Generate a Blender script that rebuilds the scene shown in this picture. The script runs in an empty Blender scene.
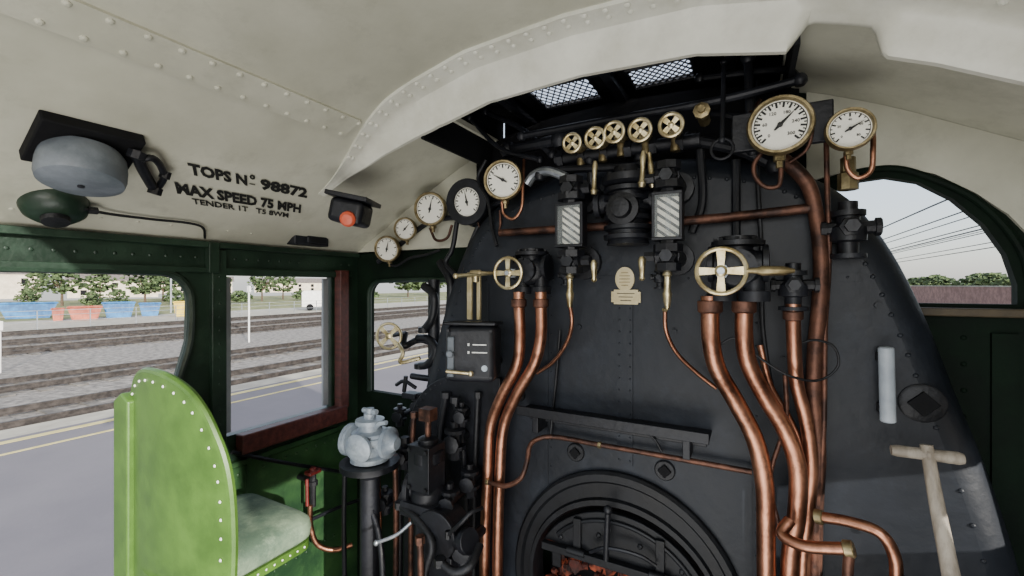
import bpy, math, random
from mathutils import Vector, Matrix, geometry
random.seed(7)
H=1.55; F=440.0; CX=512.0; CY=285.0
YAW=math.radians(28.4); cs,sn=math.cos(YAW),math.sin(YAW)
def ray(u,v):
    a=(u-CX)/F
    return Vector((-sn+a*cs, cs+a*sn, (CY-v)/F))
O=Vector((0,0,H))
def P(u,v,Y):
    d=ray(u,v); return O+d*(Y/d.y)
def PX(u,v,X):
    d=ray(u,v); return O+d*(X/d.x)
def PZ(u,v,z):
    d=ray(u,v); return O+d*(z/d.z)
def S(u,Y,px):
    return px*(Y/ray(u,CY).y)/F
XC=-0.40
PROF=[(0,.66),(.3,.645),(.5,.60),(.6,.565),(.75,.50),(.9,.42),(1.05,.34),(1.2,.25),(1.3,.20),(1.36,.156)]
def roofz(X):
    d=abs(X-XC)
    for i in range(len(PROF)-1):
        if d<=PROF[i+1][0]:
            a,b=PROF[i],PROF[i+1]
            return a[1]+(b[1]-a[1])*(d-a[0])/(b[0]-a[0])
    return PROF[-1][1]
def PR(u,v,off=0.0):
    d=ray(u,v); lo,hi=0.01,4.0
    f=lambda t:(d.z*t)-(roofz(d.x*t)-off)
    for _ in range(60):
        m=(lo+hi)/2
        if f(m)>0: hi=m
        else: lo=m
    return O+d*lo
def rooftan(X):
    a=roofz(X-.06); b=roofz(X+.06)
    t=Vector((.12,0,b-a)).normalized()
    n=Vector((t.z,0,-t.x))
    return t,n
# ------------------------------------------------ materials
def lin(h):
    h=h.lstrip('#'); c=[int(h[i:i+2],16)/255 for i in (0,2,4)]
    return tuple((x/12.92 if x<=.04045 else ((x+.055)/1.055)**2.4) for x in c)+(1,)
def mat(name,c1,c2=None,scale=6,rough=.5,metal=0,bump=.1,bscale=40,lo=.4,hi=.65,stretch=None,rvar=.15,grime=None,spec=.5):
    m=bpy.data.materials.new(name); m.use_nodes=True
    nt=m.node_tree; N=nt.nodes; L=nt.links
    b=N['Principled BSDF']; b.inputs['Specular IOR Level'].default_value=spec
    tc=N.new('ShaderNodeTexCoord'); mp=N.new('ShaderNodeMapping'); L.new(tc.outputs['Object'],mp.inputs[0])
    if stretch: mp.inputs['Scale'].default_value=stretch
    n=N.new('ShaderNodeTexNoise'); n.inputs['Scale'].default_value=scale; n.inputs['Detail'].default_value=6; n.inputs['Roughness'].default_value=.65
    L.new(mp.outputs[0],n.inputs['Vector'])
    r=N.new('ShaderNodeValToRGB'); r.color_ramp.elements[0].position=lo; r.color_ramp.elements[1].position=hi
    r.color_ramp.elements[0].color=lin(c1); r.color_ramp.elements[1].color=lin(c2 or c1)
    L.new(n.outputs['Fac'],r.inputs[0]); col=r.outputs[0]
    if grime:
        n3=N.new('ShaderNodeTexNoise'); n3.inputs['Scale'].default_value=grime[1]; n3.inputs['Detail'].default_value=9; n3.inputs['Roughness'].default_value=.75
        L.new(tc.outputs['Object'],n3.inputs['Vector'])
        r3=N.new('ShaderNodeValToRGB'); r3.color_ramp.elements[0].position=.52; r3.color_ramp.elements[1].position=.72
        r3.color_ramp.elements[0].color=(0,0,0,1); r3.color_ramp.elements[1].color=(grime[2],)*3+(1,)
        L.new(n3.outputs['Fac'],r3.inputs[0])
        mx=N.new('ShaderNodeMix'); mx.data_type='RGBA'; L.new(r3.outputs[0],mx.inputs[0]); L.new(col,mx.inputs[6]); mx.inputs[7].default_value=lin(grime[0]); col=mx.outputs[2]
    L.new(col,b.inputs['Base Color'])
    mr=N.new('ShaderNodeMapRange'); mr.inputs['To Min'].default_value=max(.05,rough-rvar); mr.inputs['To Max'].default_value=min(1,rough+rvar)
    L.new(n.outputs['Fac'],mr.inputs[0]); L.new(mr.outputs[0],b.inputs['Roughness'])
    b.inputs['Metallic'].default_value=metal
    if bump:
        n2=N.new('ShaderNodeTexNoise'); n2.inputs['Scale'].default_value=bscale; n2.inputs['Detail'].default_value=4
        L.new(tc.outputs['Object'],n2.inputs['Vector'])
        bp=N.new('ShaderNodeBump'); bp.inputs['Strength'].default_value=bump; bp.inputs['Distance'].default_value=.01
        L.new(n2.outputs['Fac'],bp.inputs['Height']); L.new(bp.outputs[0],b.inputs['Normal'])
    return m
M={}
M['roof']=mat('roof_paint','#a5a493','#cfcebd',1.8,.5,0,.12,10,.25,.7,grime=('#7d7b6c',5,.38))
M['rib']=mat('rib_paint','#cdccbe','#e4e4d8',4,.4,0,.10,20,grime=('#a5a394',10,.3))
M['green']=mat('green_paint','#13241a','#203527',5,.42,0,.12,60,grime=('#33463a',14,.5))
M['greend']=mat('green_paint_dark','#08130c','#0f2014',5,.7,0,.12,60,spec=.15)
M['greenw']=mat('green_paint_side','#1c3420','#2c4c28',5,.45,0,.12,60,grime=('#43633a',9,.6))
M['seatg']=mat('seat_green','#3d5c22','#4c6f2a',8,.42,0,.05,60,grime=('#2f481c',7,.55))
M['cush']=mat('cushion','#4d6251','#74876f',9,.8,0,.2,120,grime=('#8fa287',16,.6))
M['black']=mat('black_paint','#0e0f13','#1e2026',3,.45,.1,.15,50,grime=('#363840',22,.4),spec=.4)
M['boiler']=mat('boiler_paint','#0d1015','#1d222a',2.6,.5,0,.2,30,.3,.72,grime=('#2c323c',5,.6),spec=.35)
M['iron']=mat('iron','#101114','#232428',12,.5,.3,.2,90)
M['door']=mat('door_black','#0c0d10','#191b1f',6,.5,.1,.08,60,spec=.35)
M['dark']=mat('soot','#0a0a0c','#131417',5,.8,0,.2,40,spec=.2)
M['copper']=mat('copper','#744a3a','#cc9478',8,.38,1,.15,40,.25,.65,grime=('#4a2e24',14,.85))
M['copperd']=mat('copper_dull','#3a2a25','#785343',14,.5,.7,.2,60)
M['brass']=mat('brass','#a5946a','#e2d6b0',18,.34,.9,.08,60)
M['brassd']=mat('brass_dull','#6e6144','#aa9b76',18,.42,.8,.1,60)
M['dial']=mat('dial_face','#e4e2d6','#f2f0e6',5,.5,0,0)
M['cream']=mat('brass_cream','#b5a67c','#d2c6a2',12,.4,.3,0)
M['ink']=mat('ink','#111111','#1a1a1a',5,.6,0,0)
M['roofink']=mat('stencil_paint','#121210','#2c2c26',60,.7,0,0,lo=.5,hi=.8)
M['grey']=mat('grey_casting','#8793a0','#b4bec6',14,.4,.15,.15,60,grime=('#5f6a72',20,.6))
M['greyd']=mat('grey_dome','#555c63','#757c84',8,.5,0,.1,60)
M['orange']=mat('orange_lens','#b5432a','#cc5a3c',6,.4,0,0)
M['red']=mat('red_paint','#4c1512','#6c211c',10,.5,0,.1,60)
M['wood']=mat('red_wood','#3a1c18','#552b25',6,.5,0,.2,40,stretch=(1,8,8))
M['haft']=mat('ash_wood','#7b7265','#a1988a',8,.6,0,.2,60,stretch=(6,6,1))
M['steel']=mat('steel','#8a9095','#b5babd',14,.35,.8,.1,60)
M['white']=mat('white_paint','#d8d8d4','#eeeeea',6,.5,0,0)
M['bar']=mat('grey_white_bar','#8f979f','#afb7bd',6,.4,0,0)
M['coal']=mat('glowing_coal','#0c0807','#4a1f16',26,.8,0,.6,40)
def coalemit():
    nt=M['coal'].node_tree; N=nt.nodes; L=nt.links; b=N['Principled BSDF']
    tc=N.new('ShaderNodeTexCoord'); n=N.new('ShaderNodeTexNoise'); n.inputs['Scale'].default_value=22; L.new(tc.outputs['Object'],n.inputs['Vector'])
    r=N.new('ShaderNodeValToRGB'); r.color_ramp.elements[0].position=.50; r.color_ramp.elements[0].color=(0.02,0.004,0.002,1); r.color_ramp.elements[1].position=.72; r.color_ramp.elements[1].color=(.75,.16,.07,1)
    L.new(n.outputs['Fac'],r.inputs[0]); L.new(r.outputs[0],b.inputs['Emission Color']); b.inputs['Emission Strength'].default_value=.45
coalemit()
M['platform']=mat('tarmac','#666368','#6f6c71',.8,.85,0,.2,30)
M['edge']=mat('coping','#938f83','#aeaa9b',2,.8,0,.1,30)
M['yellow']=mat('yellow_line','#b5a862','#cfc48c',3,.7,0,0)
M['ballast']=mat('ballast','#524f4a','#959089',5,.9,0,.5,9,.35,.65)
M['sleeper']=mat('sleeper','#55524d','#7a766f',3,.9,0,.2,20)
M['rail']=mat('rail_steel','#2c2826','#4d4743',6,.6,.3,.1,30)
M['grass']=mat('grass','#5a6236','#8b8a5c',.6,.95,0,.4,4)
M['leaf']=mat('foliage','#2b3d22','#5d6f45',1.2,.9,0,.8,3)
M['trunk']=mat('bark','#4a3d30','#5f5040',4,.9,0,.3,10)
M['blue']=mat('blue_skip','#174f80','#2f7db8',1.5,.5,0,.1,6)
M['skipr']=mat('red_skip','#8a3f2c','#bd684c',1.5,.5,0,.1,6)
M['skipy']=mat('yellow_skip','#b89a2c','#d0b840',2,.5,0,.1,6)
M['house']=mat('render_wall','#c3b8a2','#dcd2bc',1,.9,0,.1,6)
M['brick']=mat('brick_wall','#7a5c54','#9c7a70',2,.9,0,.3,8)
M['slate']=mat('slate','#5d5854','#7a716c',2,.8,0,.1,6)
M['pole']=mat('galvanised','#8b9094','#a4a9ad',3,.5,.5,0)
M['floorm']=mat('cab_floor','#2a2522','#4a4038',5,.8,0,.3,40)
M['sill']=mat('sill_brown','#3b3226','#564b37',8,.6,0,.1,40)
def glassmat():
    m=bpy.data.materials.new('gauge_glass'); m.use_nodes=True
    b=m.node_tree.nodes['Principled BSDF']; b.inputs['Base Color'].default_value=(.8,.88,.88,1)
    b.inputs['Roughness'].default_value=.05; b.inputs['Alpha'].default_value=.07
    return m
M['glass']=glassmat()
def stripes():
    m=bpy.data.materials.new('diagonal_stripe_plate'); m.use_nodes=True
    nt=m.node_tree; N=nt.nodes; L=nt.links; b=N['Principled BSDF']
    tc=N.new('ShaderNodeTexCoord'); sp=N.new('ShaderNodeSeparateXYZ'); L.new(tc.outputs['Object'],sp.inputs[0])
    a=N.new('ShaderNodeMath'); a.operation='MULTIPLY_ADD'; a.inputs[1].default_value=.75
    L.new(sp.outputs['X'],a.inputs[0]); L.new(sp.outputs['Z'],a.inputs[2])
    k=N.new('ShaderNodeMath'); k.operation='MULTIPLY'; k.inputs[1].default_value=46; L.new(a.outputs[0],k.inputs[0])
    f=N.new('ShaderNodeMath'); f.operation='FRACT'; L.new(k.outputs[0],f.inputs[0])
    g=N.new('ShaderNodeMath'); g.operation='GREATER_THAN'; g.inputs[1].default_value=.42; L.new(f.outputs[0],g.inputs[0])
    r=N.new('ShaderNodeValToRGB'); r.color_ramp.elements[0].color=lin('#26241e'); r.color_ramp.elements[1].color=lin('#e2dfcf')
    L.new(g.outputs[0],r.inputs[0]); L.new(r.outputs[0],b.inputs['Base Color']); b.inputs['Roughness'].default_value=.5
    return m
M['stripe']=stripes()
# ------------------------------------------------ geometry builder
def frame(ax):
    ax=Vector(ax).normalized()
    h=Vector((0,0,1)) if abs(ax.z)<.9 else Vector((1,0,0))
    a=h.cross(ax).normalized(); b=ax.cross(a)
    return a,b,ax
def smooth(pts,k=6,closed=False):
    pts=[Vector(p) for p in pts]; n=len(pts)
    if n<3: return pts
    out=[]
    rng=range(n if closed else n-1)
    for i in rng:
        if closed: p0,p1,p2,p3=pts[i-1],pts[i],pts[(i+1)%n],pts[(i+2)%n]
        else:
            p1,p2=pts[i],pts[i+1]; p0=pts[i-1] if i>0 else p1*2-p2; p3=pts[i+2] if i+2<n else p2*2-p1
        d1=max((p1-p0).length,1e-6)**.5; d2=max((p2-p1).length,1e-6)**.5; d3=max((p3-p2).length,1e-6)**.5
        for j in range(k):
            t=j/k
            t0=0;t1=d1;t2=t1+d2;t3=t2+d3; T=t1+(t2-t1)*t
            A1=p0*((t1-T)/(t1-t0))+p1*((T-t0)/(t1-t0)); A2=p1*((t2-T)/(t2-t1))+p2*((T-t1)/(t2-t1)); A3=p2*((t3-T)/(t3-t2))+p3*((T-t2)/(t3-t2))
            B1=A1*((t2-T)/(t2-t0))+A2*((T-t0)/(t2-t0)); B2=A2*((t3-T)/(t3-t1))+A3*((T-t1)/(t3-t1))
            out.append(B1*((t2-T)/(t2-t1))+B2*((T-t1)/(t2-t1)))
    if not closed: out.append(pts[-1])
    return out
class G:
    def __init__(s): s.v=[]; s.f=[]
    def add(s,vs,fs):
        o=len(s.v); s.v+= [Vector(x) for x in vs]; s.f+=[tuple(i+o for i in f) for f in fs]; return s
    def ringset(s,rings,cap=True,closed=False):
        n=len(rings[0]); vs=[p for r in rings for p in r]; fs=[]
        m=len(rings)
        for i in range(m if closed else m-1):
            j=(i+1)%m
            for k in range(n):
                k2=(k+1)%n; fs.append((i*n+k,i*n+k2,j*n+k2,j*n+k))
        if cap and not closed:
            fs.append(tuple(range(n))[::-1]); fs.append(tuple((m-1)*n+k for k in range(n)))
        return s.add(vs,fs)
    def lathe(s,o,ax,prof,n=24,cap=True,closed=False):
        a,b,c=frame(ax); o=Vector(o); rings=[]
        for r,h in prof:
            r=max(r,1e-4)
            rings.append([o+c*h+(a*math.cos(2*math.pi*k/n)+b*math.sin(2*math.pi*k/n))*r for k in range(n)])
        return s.ringset(rings,cap,closed)
    def cyl(s,p0,p1,r,r2=None,n=16):
        p0=Vector(p0);p1=Vector(p1); L=(p1-p0).length
        return s.lathe(p0,p1-p0,[(r,0),(r if r2 is None else r2,L)],n)
    def tube(s,pts,r,n=12,k=6,closed=False,sm=True):
        pts=smooth(pts,k,closed) if sm else [Vector(p) for p in pts]
        m=len(pts); rings=[]; pa=None
        for i,p in enumerate(pts):
            if closed: t=(pts[(i+1)%m]-pts[i-1])
            else: t=pts[min(i+1,m-1)]-pts[max(i-1,0)]
            t.normalize()
            if pa is None: a,_,_=frame(t)
            else:
                a=pa-t*pa.dot(t); a.normalize()
            b=t.cross(a); pa=a
            rr=r(i/(m-1)) if callable(r) else r
            rings.append([p+(a*math.cos(2*math.pi*q/n)+b*math.sin(2*math.pi*q/n))*rr for q in range(n)])
        return s.ringset(rings,closed=closed)
    def box(s,c,d,R=None):
        c=Vector(c); x,y,z=[q/2 for q in d]
        vs=[Vector((i*x,j*y,k*z)) for i in(-1,1) for j in(-1,1) for k in(-1,1)]
        if R: vs=[R@q for q in vs]
        return s.add([c+q for q in vs],[(0,1,3,2),(4,6,7,5),(0,4,5,1),(2,3,7,6),(0,2,6,4),(1,5,7,3)])
    def prism(s,pts,ext):
        pts=[Vector(p) for p in pts]; e=Vector(ext)
        return s.ringset([pts,[p+e for p in pts]])
    def plate(s,outer,holes,f,ext):
        loops=[outer]+holes; allp=[Vector((p[0],p[1],0)) for l in loops for p in l]
        tr=geometry.tessellate_polygon([[Vector((p[0],p[1],0)) for p in l] for l in loops])
        e=Vector(ext); vs=[Vector(f(p.x,p.y)) for p in allp]; n=len(vs)
        fs=[tuple(t) for t in tr]+[tuple(i+n for i in t)[::-1] for t in tr]
        o=0
        for l in loops:
            m=len(l)
            for i in range(m):
                j=(i+1)%m; fs.append((o+i,o+j,o+j+n,o+i+n))
            o+=m
        return s.add(vs+[v+e for v in vs],fs)
    def sphere(s,c,r,n=14,sc=(1,1,1)):
        c=Vector(c); rings=[]
        for i in range(1,n//2):
            th=math.pi*i/(n//2)
            rings.append([c+Vector((r*sc[0]*math.sin(th)*math.cos(2*math.pi*k/n),r*sc[1]*math.sin(th)*math.sin(2*math.pi*k/n),r*sc[2]*math.cos(th))) for k in range(n)])
        return s.ringset(rings)
    def rivet(s,p,nrm,r):
        return s.lathe(p,nrm,[(r,0),(r*.85,r*.4),(r*.4,r*.7)],8)
    def nut(s,p,ax,r,h): return s.lathe(p,ax,[(r,0),(r,h)],6)
def islands(g):
    par=list(range(len(g.v)))
    def fd(i):
        while par[i]!=i: par[i]=par[par[i]]; i=par[i]
        return i
    for f in g.f:
        for k in f[1:]: par[fd(k)]=fd(f[0])
    gr={}
    for f in g.f: gr.setdefault(fd(f[0]),[]).append(f)
    out=[]
    for fs in gr.values():
        ids=sorted({i for f in fs for i in f}); mp={i:k for k,i in enumerate(ids)}
        h=G(); h.add([g.v[i] for i in ids],[tuple(mp[i] for i in f) for f in fs]); out.append(h)
    return out
def build(name,g,m,bevel=0,ang=35):
    me=bpy.data.meshes.new(name)
    me.from_pydata([tuple(v) for v in g.v],[],g.f); me.validate()
    import bmesh
    bm=bmesh.new(); bm.from_mesh(me); bmesh.ops.recalc_face_normals(bm,faces=bm.faces); bm.to_mesh(me); bm.free()
    for p in me.polygons: p.use_smooth=True
    me.set_sharp_from_angle(angle=math.radians(ang))
    me.materials.append(m if not isinstance(m,str) else M[m])
    ob=bpy.data.objects.new(name,me); bpy.context.scene.collection.objects.link(ob)
    if bevel:
        b=ob.modifiers.new('bevel','BEVEL'); b.width=bevel; b.segments=3; b.limit_method='ANGLE'; b.angle_limit=math.radians(50)
    return ob
def part(name,g,m,bevel=0,label=None,kids=None): return dict(n=name,g=g,m=m,b=bevel,l=label,k=kids or [])
def parts(name,g,m,bevel=0): return [part(name,h,m,bevel) for h in islands(g)]
def shift(ob,off):
    ob.data.transform(Matrix.Translation(-off))
def bounds(gs):
    vs=[v for g in gs for v in g.v]
    lo=Vector((min(v.x for v in vs),min(v.y for v in vs),min(v.z for v in vs)))
    hi=Vector((max(v.x for v in vs),max(v.y for v in vs),max(v.z for v in vs)))
    return lo,hi
def allg(ps):
    r=[]
    for p in ps: r.append(p['g']); r+=allg(p['k'])
    return r
def thing(name,label,cat,parts_,group=None,kind=None):
    lo,hi=bounds(allg(parts_)); L=Vector(((lo.x+hi.x)/2,(lo.y+hi.y)/2,lo.z))
    if len(parts_)==1 and not parts_[0]['k']:
        p=parts_[0]; root=build(name,p['g'],p['m'],p['b']); shift(root,L); root.location=L
    else:
        root=bpy.data.objects.new(name,None); root.empty_display_size=.05; root.location=L
        bpy.context.scene.collection.objects.link(root)
        def rec(ps,par):
            for p in ps:
                o=build(p['n'],p['g'],p['m'],p['b']); shift(o,L); o.parent=par
                if p['l']: o['label']=p['l']
                rec(p['k'],o)
        rec(parts_,root)
    if kind!='structure':
        root['label']=label; root['category']=cat
    if group: root['group']=group
    if kind: root['kind']=kind
    return root
def struct(name,g,m,bevel=0):
    return thing(name,None,None,[part(name,g,m,bevel)],kind='structure')
def W(x,y,z): return Vector((x,y,z+H))
def textG(s,origin,ex,ey,width=None,height=None,depth=.001,bold=0,align='CENTER'):
    cu=bpy.data.curves.new('t','FONT'); cu.body=s; cu.size=1; cu.offset=bold; cu.resolution_u=2; cu.align_x=align
    ob=bpy.data.objects.new('t',cu); bpy.context.scene.collection.objects.link(ob)
    dg=bpy.context.evaluated_depsgraph_get(); me=bpy.data.meshes.new_from_object(ob.evaluated_get(dg))
    bpy.data.objects.remove(ob)
    xs=[v.co.x for v in me.vertices]; ys=[v.co.y for v in me.vertices]
    w=max(xs)-min(xs); h=max(ys)-min(ys); sx=(width/w) if width else height/h; sy=(height/h) if height else sx
    cx=(max(xs)+min(xs))/2; cy=(max(ys)+min(ys))/2
    g=G(); ex=Vector(ex); ey=Vector(ey)
    g.add([Vector(origin)+ex*((v.co.x-cx)*sx)+ey*((v.co.y-cy)*sy) for v in me.vertices],[tuple(p.vertices) for p in me.polygons])
    bpy.data.meshes.remove(me)
    return g
def ground(p3,pts):
    # pipes whose last station lies low are carried straight down to the cab floor
    if pts[-1][1]>=600: p3[-1]=Vector((p3[-1].x,p3[-1].y,.012))
    return p3
# ================================================= STRUCTURE
XL=-1.76; YF=1.60; XR=0.96
def roofpts(x0,x1,n=48):
    return [x0+(x1-x0)*i/n for i in range(n+1)]
def roofsheet(g,x0,x1,y0,y1,th=.02,n=48):
    xs=roofpts(x0,x1,n); 
    ring=[(x,roofz(x)) for x in xs]+[(x,roofz(x)+th) for x in reversed(xs)]
    vs=[W(x,y0,z) for x,z in ring]+[W(x,y1,z) for x,z in ring]; m=len(ring); fs=[]
    for i in range(m): fs.append((i,(i+1)%m,(i+1)%m+m,i+m))
    for i in range(n):
        a,b,c,d=i,i+1,m-2-i,m-1-i
        fs.append((a,b,c,d)); fs.append((a+m,d+m,c+m,b+m))
    g.add(vs,fs)
g=G(); roofsheet(g,XL-.05,XR+.05,-.35,1.15); roofsheet(g,XL-.05,-.93,1.15,YF+.02,n=16); roofsheet(g,.08,XR+.05,1.15,YF+.02,n=16)
struct('ceiling',g,'roof')
def lerpc(x,a,b,va,vb):
    t=max(0,min(1,(x-a)/(b-a))); t=t*t*(3-2*t); return va+(vb-va)*t
XRIB=-1.44
def ribf(X): return lerpc(X,-1.44,-.95,.22,1.0)
def rib():
    g=G(); rings=[]; N=200
    for i in range(N+1):
        X=XRIB+(XR-XRIB)*i/N
        t,n=rooftan(min(max(X,XL+.06),XR-.06)); b=W(X,0,roofz(X))
        k=lerpc(X,-1.40,-.85,.0,.95)
        if X>.04: k=lerpc(X,.095,.125,.95,.08)
        if X>.2: k=lerpc(X,.225,.275,.08,.78)
        f=ribf(X); q=lerpc(X,-1.44,-1.2,.25,1)
        sec=[(1.0,-.002),(1.0,.010*q),(1.055,.012*q),(1.073,.016*q),(1.088,(.020+.014*k)*q),(1.10,(.022+.045*k)*q),(1.108,(.022+.068*k)*q),(1.118,(.027+.077*k)*q),(1.132,(.027+.077*k)*q),(1.142,(.022+.068*k)*q),(1.145,(.02+.04*k)*q),(1.15,-.002)]
        rings.append([b+n*d+Vector((0,1.15+(y-1.15)*f,0)) for y,d in sec])
    g.ringset(rings); return g
struct('trim_1',rib(),'rib')
def lap(name,X,w=.09,y0=-.35,y1=1.0):
    t,n=rooftan(X); g=G(); c=W(X,(y0+y1)/2,roofz(X))+n*.002
    R=Matrix((t,Vector((0,1,0)),-n)).transposed()
    g.box(c,(w,y1-y0,.014),R)
    y=y0+.03
    while y<y1:
        for s_ in (-1,1): g.rivet(c+Vector((0,y-(y0+y1)/2+(.02 if s_>0 else 0),0))+t*(w*.36*s_)+n*.006,n,.0082)
        y+=.062
    struct(name,g,'roof')
lap('trim_2',-1.13); lap('trim_3',.36)
g=G()
for row in (1.012,1.04):
    X=XRIB+.05
    while X<XR-.06:
        f=ribf(X)
        if X>-1.28: t,n=rooftan(X); g.rivet(W(X,1.15+(row-1.15)*f,roofz(X))+n*.011,n,.0085)
        X+=.052
struct('trim_4',g,'rib')
g=G(); t,n=rooftan(-1.5)
for i in range(9): g.rivet(W(-1.70,.30+i*.09,roofz(-1.70)),n,.006)
struct('trim_5',g,'roof')
# left wall
def arc(cx,cy,r,a0,a1,n=6): return [(cx+r*math.cos(math.radians(a0+(a1-a0)*i/n)),cy+r*math.sin(math.radians(a0+(a1-a0)*i/n))) for i in range(n+1)]
outer=[(-.35,.165),(-.35,.045)]+[(.70,.045)]+arc(.735,-.055,.10,90,0)[1:]+[(.832,-.2),(.80,-.32),(.76,-.45),(.74,-.6),(.74,-1.55),(YF,-1.55),(YF,.165)]
win=[(.957,-.58),(1.44,-.58),(1.44,.036),(.957,.036)]
g=G(); g.plate(outer,[win],lambda y,z:W(XL,y,z),(-.035,0,0))
struct('wall_left',g,'green')
g=G(); e=outer[1:14]; g.tube([W(XL+.004,y,z) for y,z in e[:10]]+[W(XL+.004,.74,-.6),W(XL+.004,.74,-1.5)],.013,8,k=3)
struct('trim_6',g,'green')
g=G()
g.box(W(XL+.012,.62,.148),(.03,1.94,.022))
g.box(W(XL+.008,.60,.055),(.016,1.9,.02))
for i in range(40): g.rivet(W(XL,-.25+i*.046,.10),(1,0,0),.006)
struct('trim_7',g,'green',.004)
g=G()
g.box(W(XL+.01,.925,-.27),(.022,.05,.80)); g.box(W(XL+.01,1.2,.05),(.02,.55,.026)); g.box(W(XL+.02,.90,.10),(.03,.035,.11))
for i in range(14): g.rivet(W(XL+.021,.925,.08-i*.05),(1,0,0),.005)
struct('trim_8',g,'green',.003)
g=G(); g.box(W(XL+.03,1.475,-.26),(.045,.05,.66)); struct('trim_9',g,'wood',.004)
g=G(); g.box(W(XL+.03,1.24,-.615),(.05,.50,.075)); struct('trim_10',g,'wood',.005)
g=G(); g.box(W(XL-.015,1.415,-.27),(.012,.028,.60)); g.box(W(XL-.015,.972,-.27),(.012,.02,.60)); struct('window_1',g,'pole')
g=G(); g.box(W(XL+.012,1.18,-.69),(.03,.84,.02)); g.box(W(XL+.004,1.17,-1.1),(.006,.84,.78))
for i in range(16): g.rivet(W(XL+.007,.80+i*.05,-.74),(1,0,0),.006); g.rivet(W(XL+.007,.80+i*.05,-1.2),(1,0,0),.006)
for i in range(8): g.rivet(W(XL+.007,1.05,-.78-i*.05),(1,0,0),.006)
g.box(W(XL+.010,1.05,-1.0),(.012,.04,.6))
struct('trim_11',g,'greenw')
# front wall
xs=roofpts(XL,XR,40)
outer=[(x,roofz(x)) for x in xs]+[(XR,-1.55),(XL,-1.55)]
lw=[(-1.675,-.53),(-1.675,-.06)]+arc(-1.60,-.055,.075,180,90)+[(-1.2,.022),(-1.05,.0),(-1.05,-.53)]
rw=[(.12,-.05),(.14,.22),(.2,.27),(.27,.300),(.34,.305),(.41,.283),(.48,.230),(.54,.158),(.58,.08),(.60,0),(.60,-.05)]
g=G(); g.plate(outer,[lw,rw],lambda x,z:W(x,YF,z),(0,.03,0)); struct('wall_front',g,'greend')
g=G(); g.tube([W(x,YF-.004,z) for x,z in lw],.012,8,k=3); struct('trim_20',g,'green')
xa=roofpts(XL+.005,-1.0,12); o1=[(x,roofz(x)-.001) for x in xa]+[(-1.0,.165),(XL+.005,.165)]
g=G(); g.plate(o1,[],lambda x,z:W(x,YF-.012,z),(0,.012,0)); struct('trim_12',g,'roof')
xa=roofpts(.15,XR-.01,14); o1=[(x,roofz(x)-.001) for x in xa]+[(XR-.01,.06),(.66,.06),(.62,.12),(.58,.18),(.52,.24),(.44,.30),(.36,.33),(.27,.335),(.15,.31)]
g=G(); g.plate(o1,[],lambda x,z:W(x,YF-.012,z),(0,.012,0)); struct('trim_13',g,'roof')
g=G(); g.tube([W(x,YF-.008,z) for x,z in [(.13,.28),(.2,.308),(.28,.328),(.36,.326),(.44,.286),(.515,.23),(.575,.15),(.61,.07),(.62,0),(.62,-.06)]],.009,8); struct('trim_14',g,'greend')
g=G(); g.box(W(.45,YF-.01,-.072),(.42,.04,.022)); struct('trim_15',g,'sill',.004)
g=G()
for i in range(12):
    g.rivet(W(.65,YF,-.14-i*.07),(0,-1,0),.007); g.rivet(W(.50,YF,-.14-i*.07),(0,-1,0),.007)
g.box(W(.575,YF-.005,-.5),(.05,.012,.75))
struct('trim_16',g,'greend')
g=G(); g.plate([(.08,.165),(.08,-1.55),(YF,-1.55),(YF,.165)],[[(.85,-.45),(1.20,-.45),(1.20,-.25),(.85,-.25)]],lambda y,z:W(XR,y,z),(.035,0,0)); struct('wall_right',g,'greend')  # unseen wall; its rear end and small window are placed to shape the sunlight
g=G(); g.box(W(XR+.01,-.14,.10),(.035,.42,.12)); struct('trim_17',g,'green')
g=G(); g.box(W((XL+XR)/2,.55,-1.57),(XR-XL,2.1,.04))
for i in range(18): g.box(W(XL+.08+i*.15,.55,-1.548),(.14,2.08,.012))
struct('floor',g,'floorm')
xa=roofpts(-1.02,.13,20)
g=G(); g.plate([(x,roofz(x)) for x in xa]+[(.13,.0),(-1.02,.0)],[],lambda x,z:W(x,YF-.03,z),(0,.015,0)); struct('trim_18',g,'dark')
zh=.70
q1=[PZ(*p,zh) for p in ((528,88),(585,73),(603,95),(545,109))]
q2=[PZ(*p,zh) for p in ((622,68),(690,57),(698,77),(635,85))]
def rect(q):
    X0=(q[0].x+q[3].x)/2; X1=(q[1].x+q[2].x)/2; Y0=(q[2].y+q[3].y)/2; Y1=(q[0].y+q[1].y)/2
    return min(X0,X1),max(X0,X1),min(Y0,Y1),max(Y0,Y1)
r1=rect(q1); r2=rect(q2)
def rp(r): return [(r[0],r[2]),(r[1],r[2]),(r[1],r[3]),(r[0],r[3])]
YH=max(r1[3],r2[3],YF)+.06
g=G(); g.plate([(-.95,1.13),(.09,1.13),(.09,YH),(-.95,YH)],[rp(r1),rp(r2)],lambda x,y:W(x,y,zh),(0,0,.01))
g.box(W(-.945,(1.13+YH)/2,.60),(.012,YH-1.13,.24)); g.box(W(.09,(1.13+YH)/2,.62),(.012,YH-1.13,.20)); g.box(W(-.415,YH,.63),(1.03,.012,.16)); g.box(W(-.415,1.155,.66),(1.03,.008,.08))
struct('trim_19',g,'dark')
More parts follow.
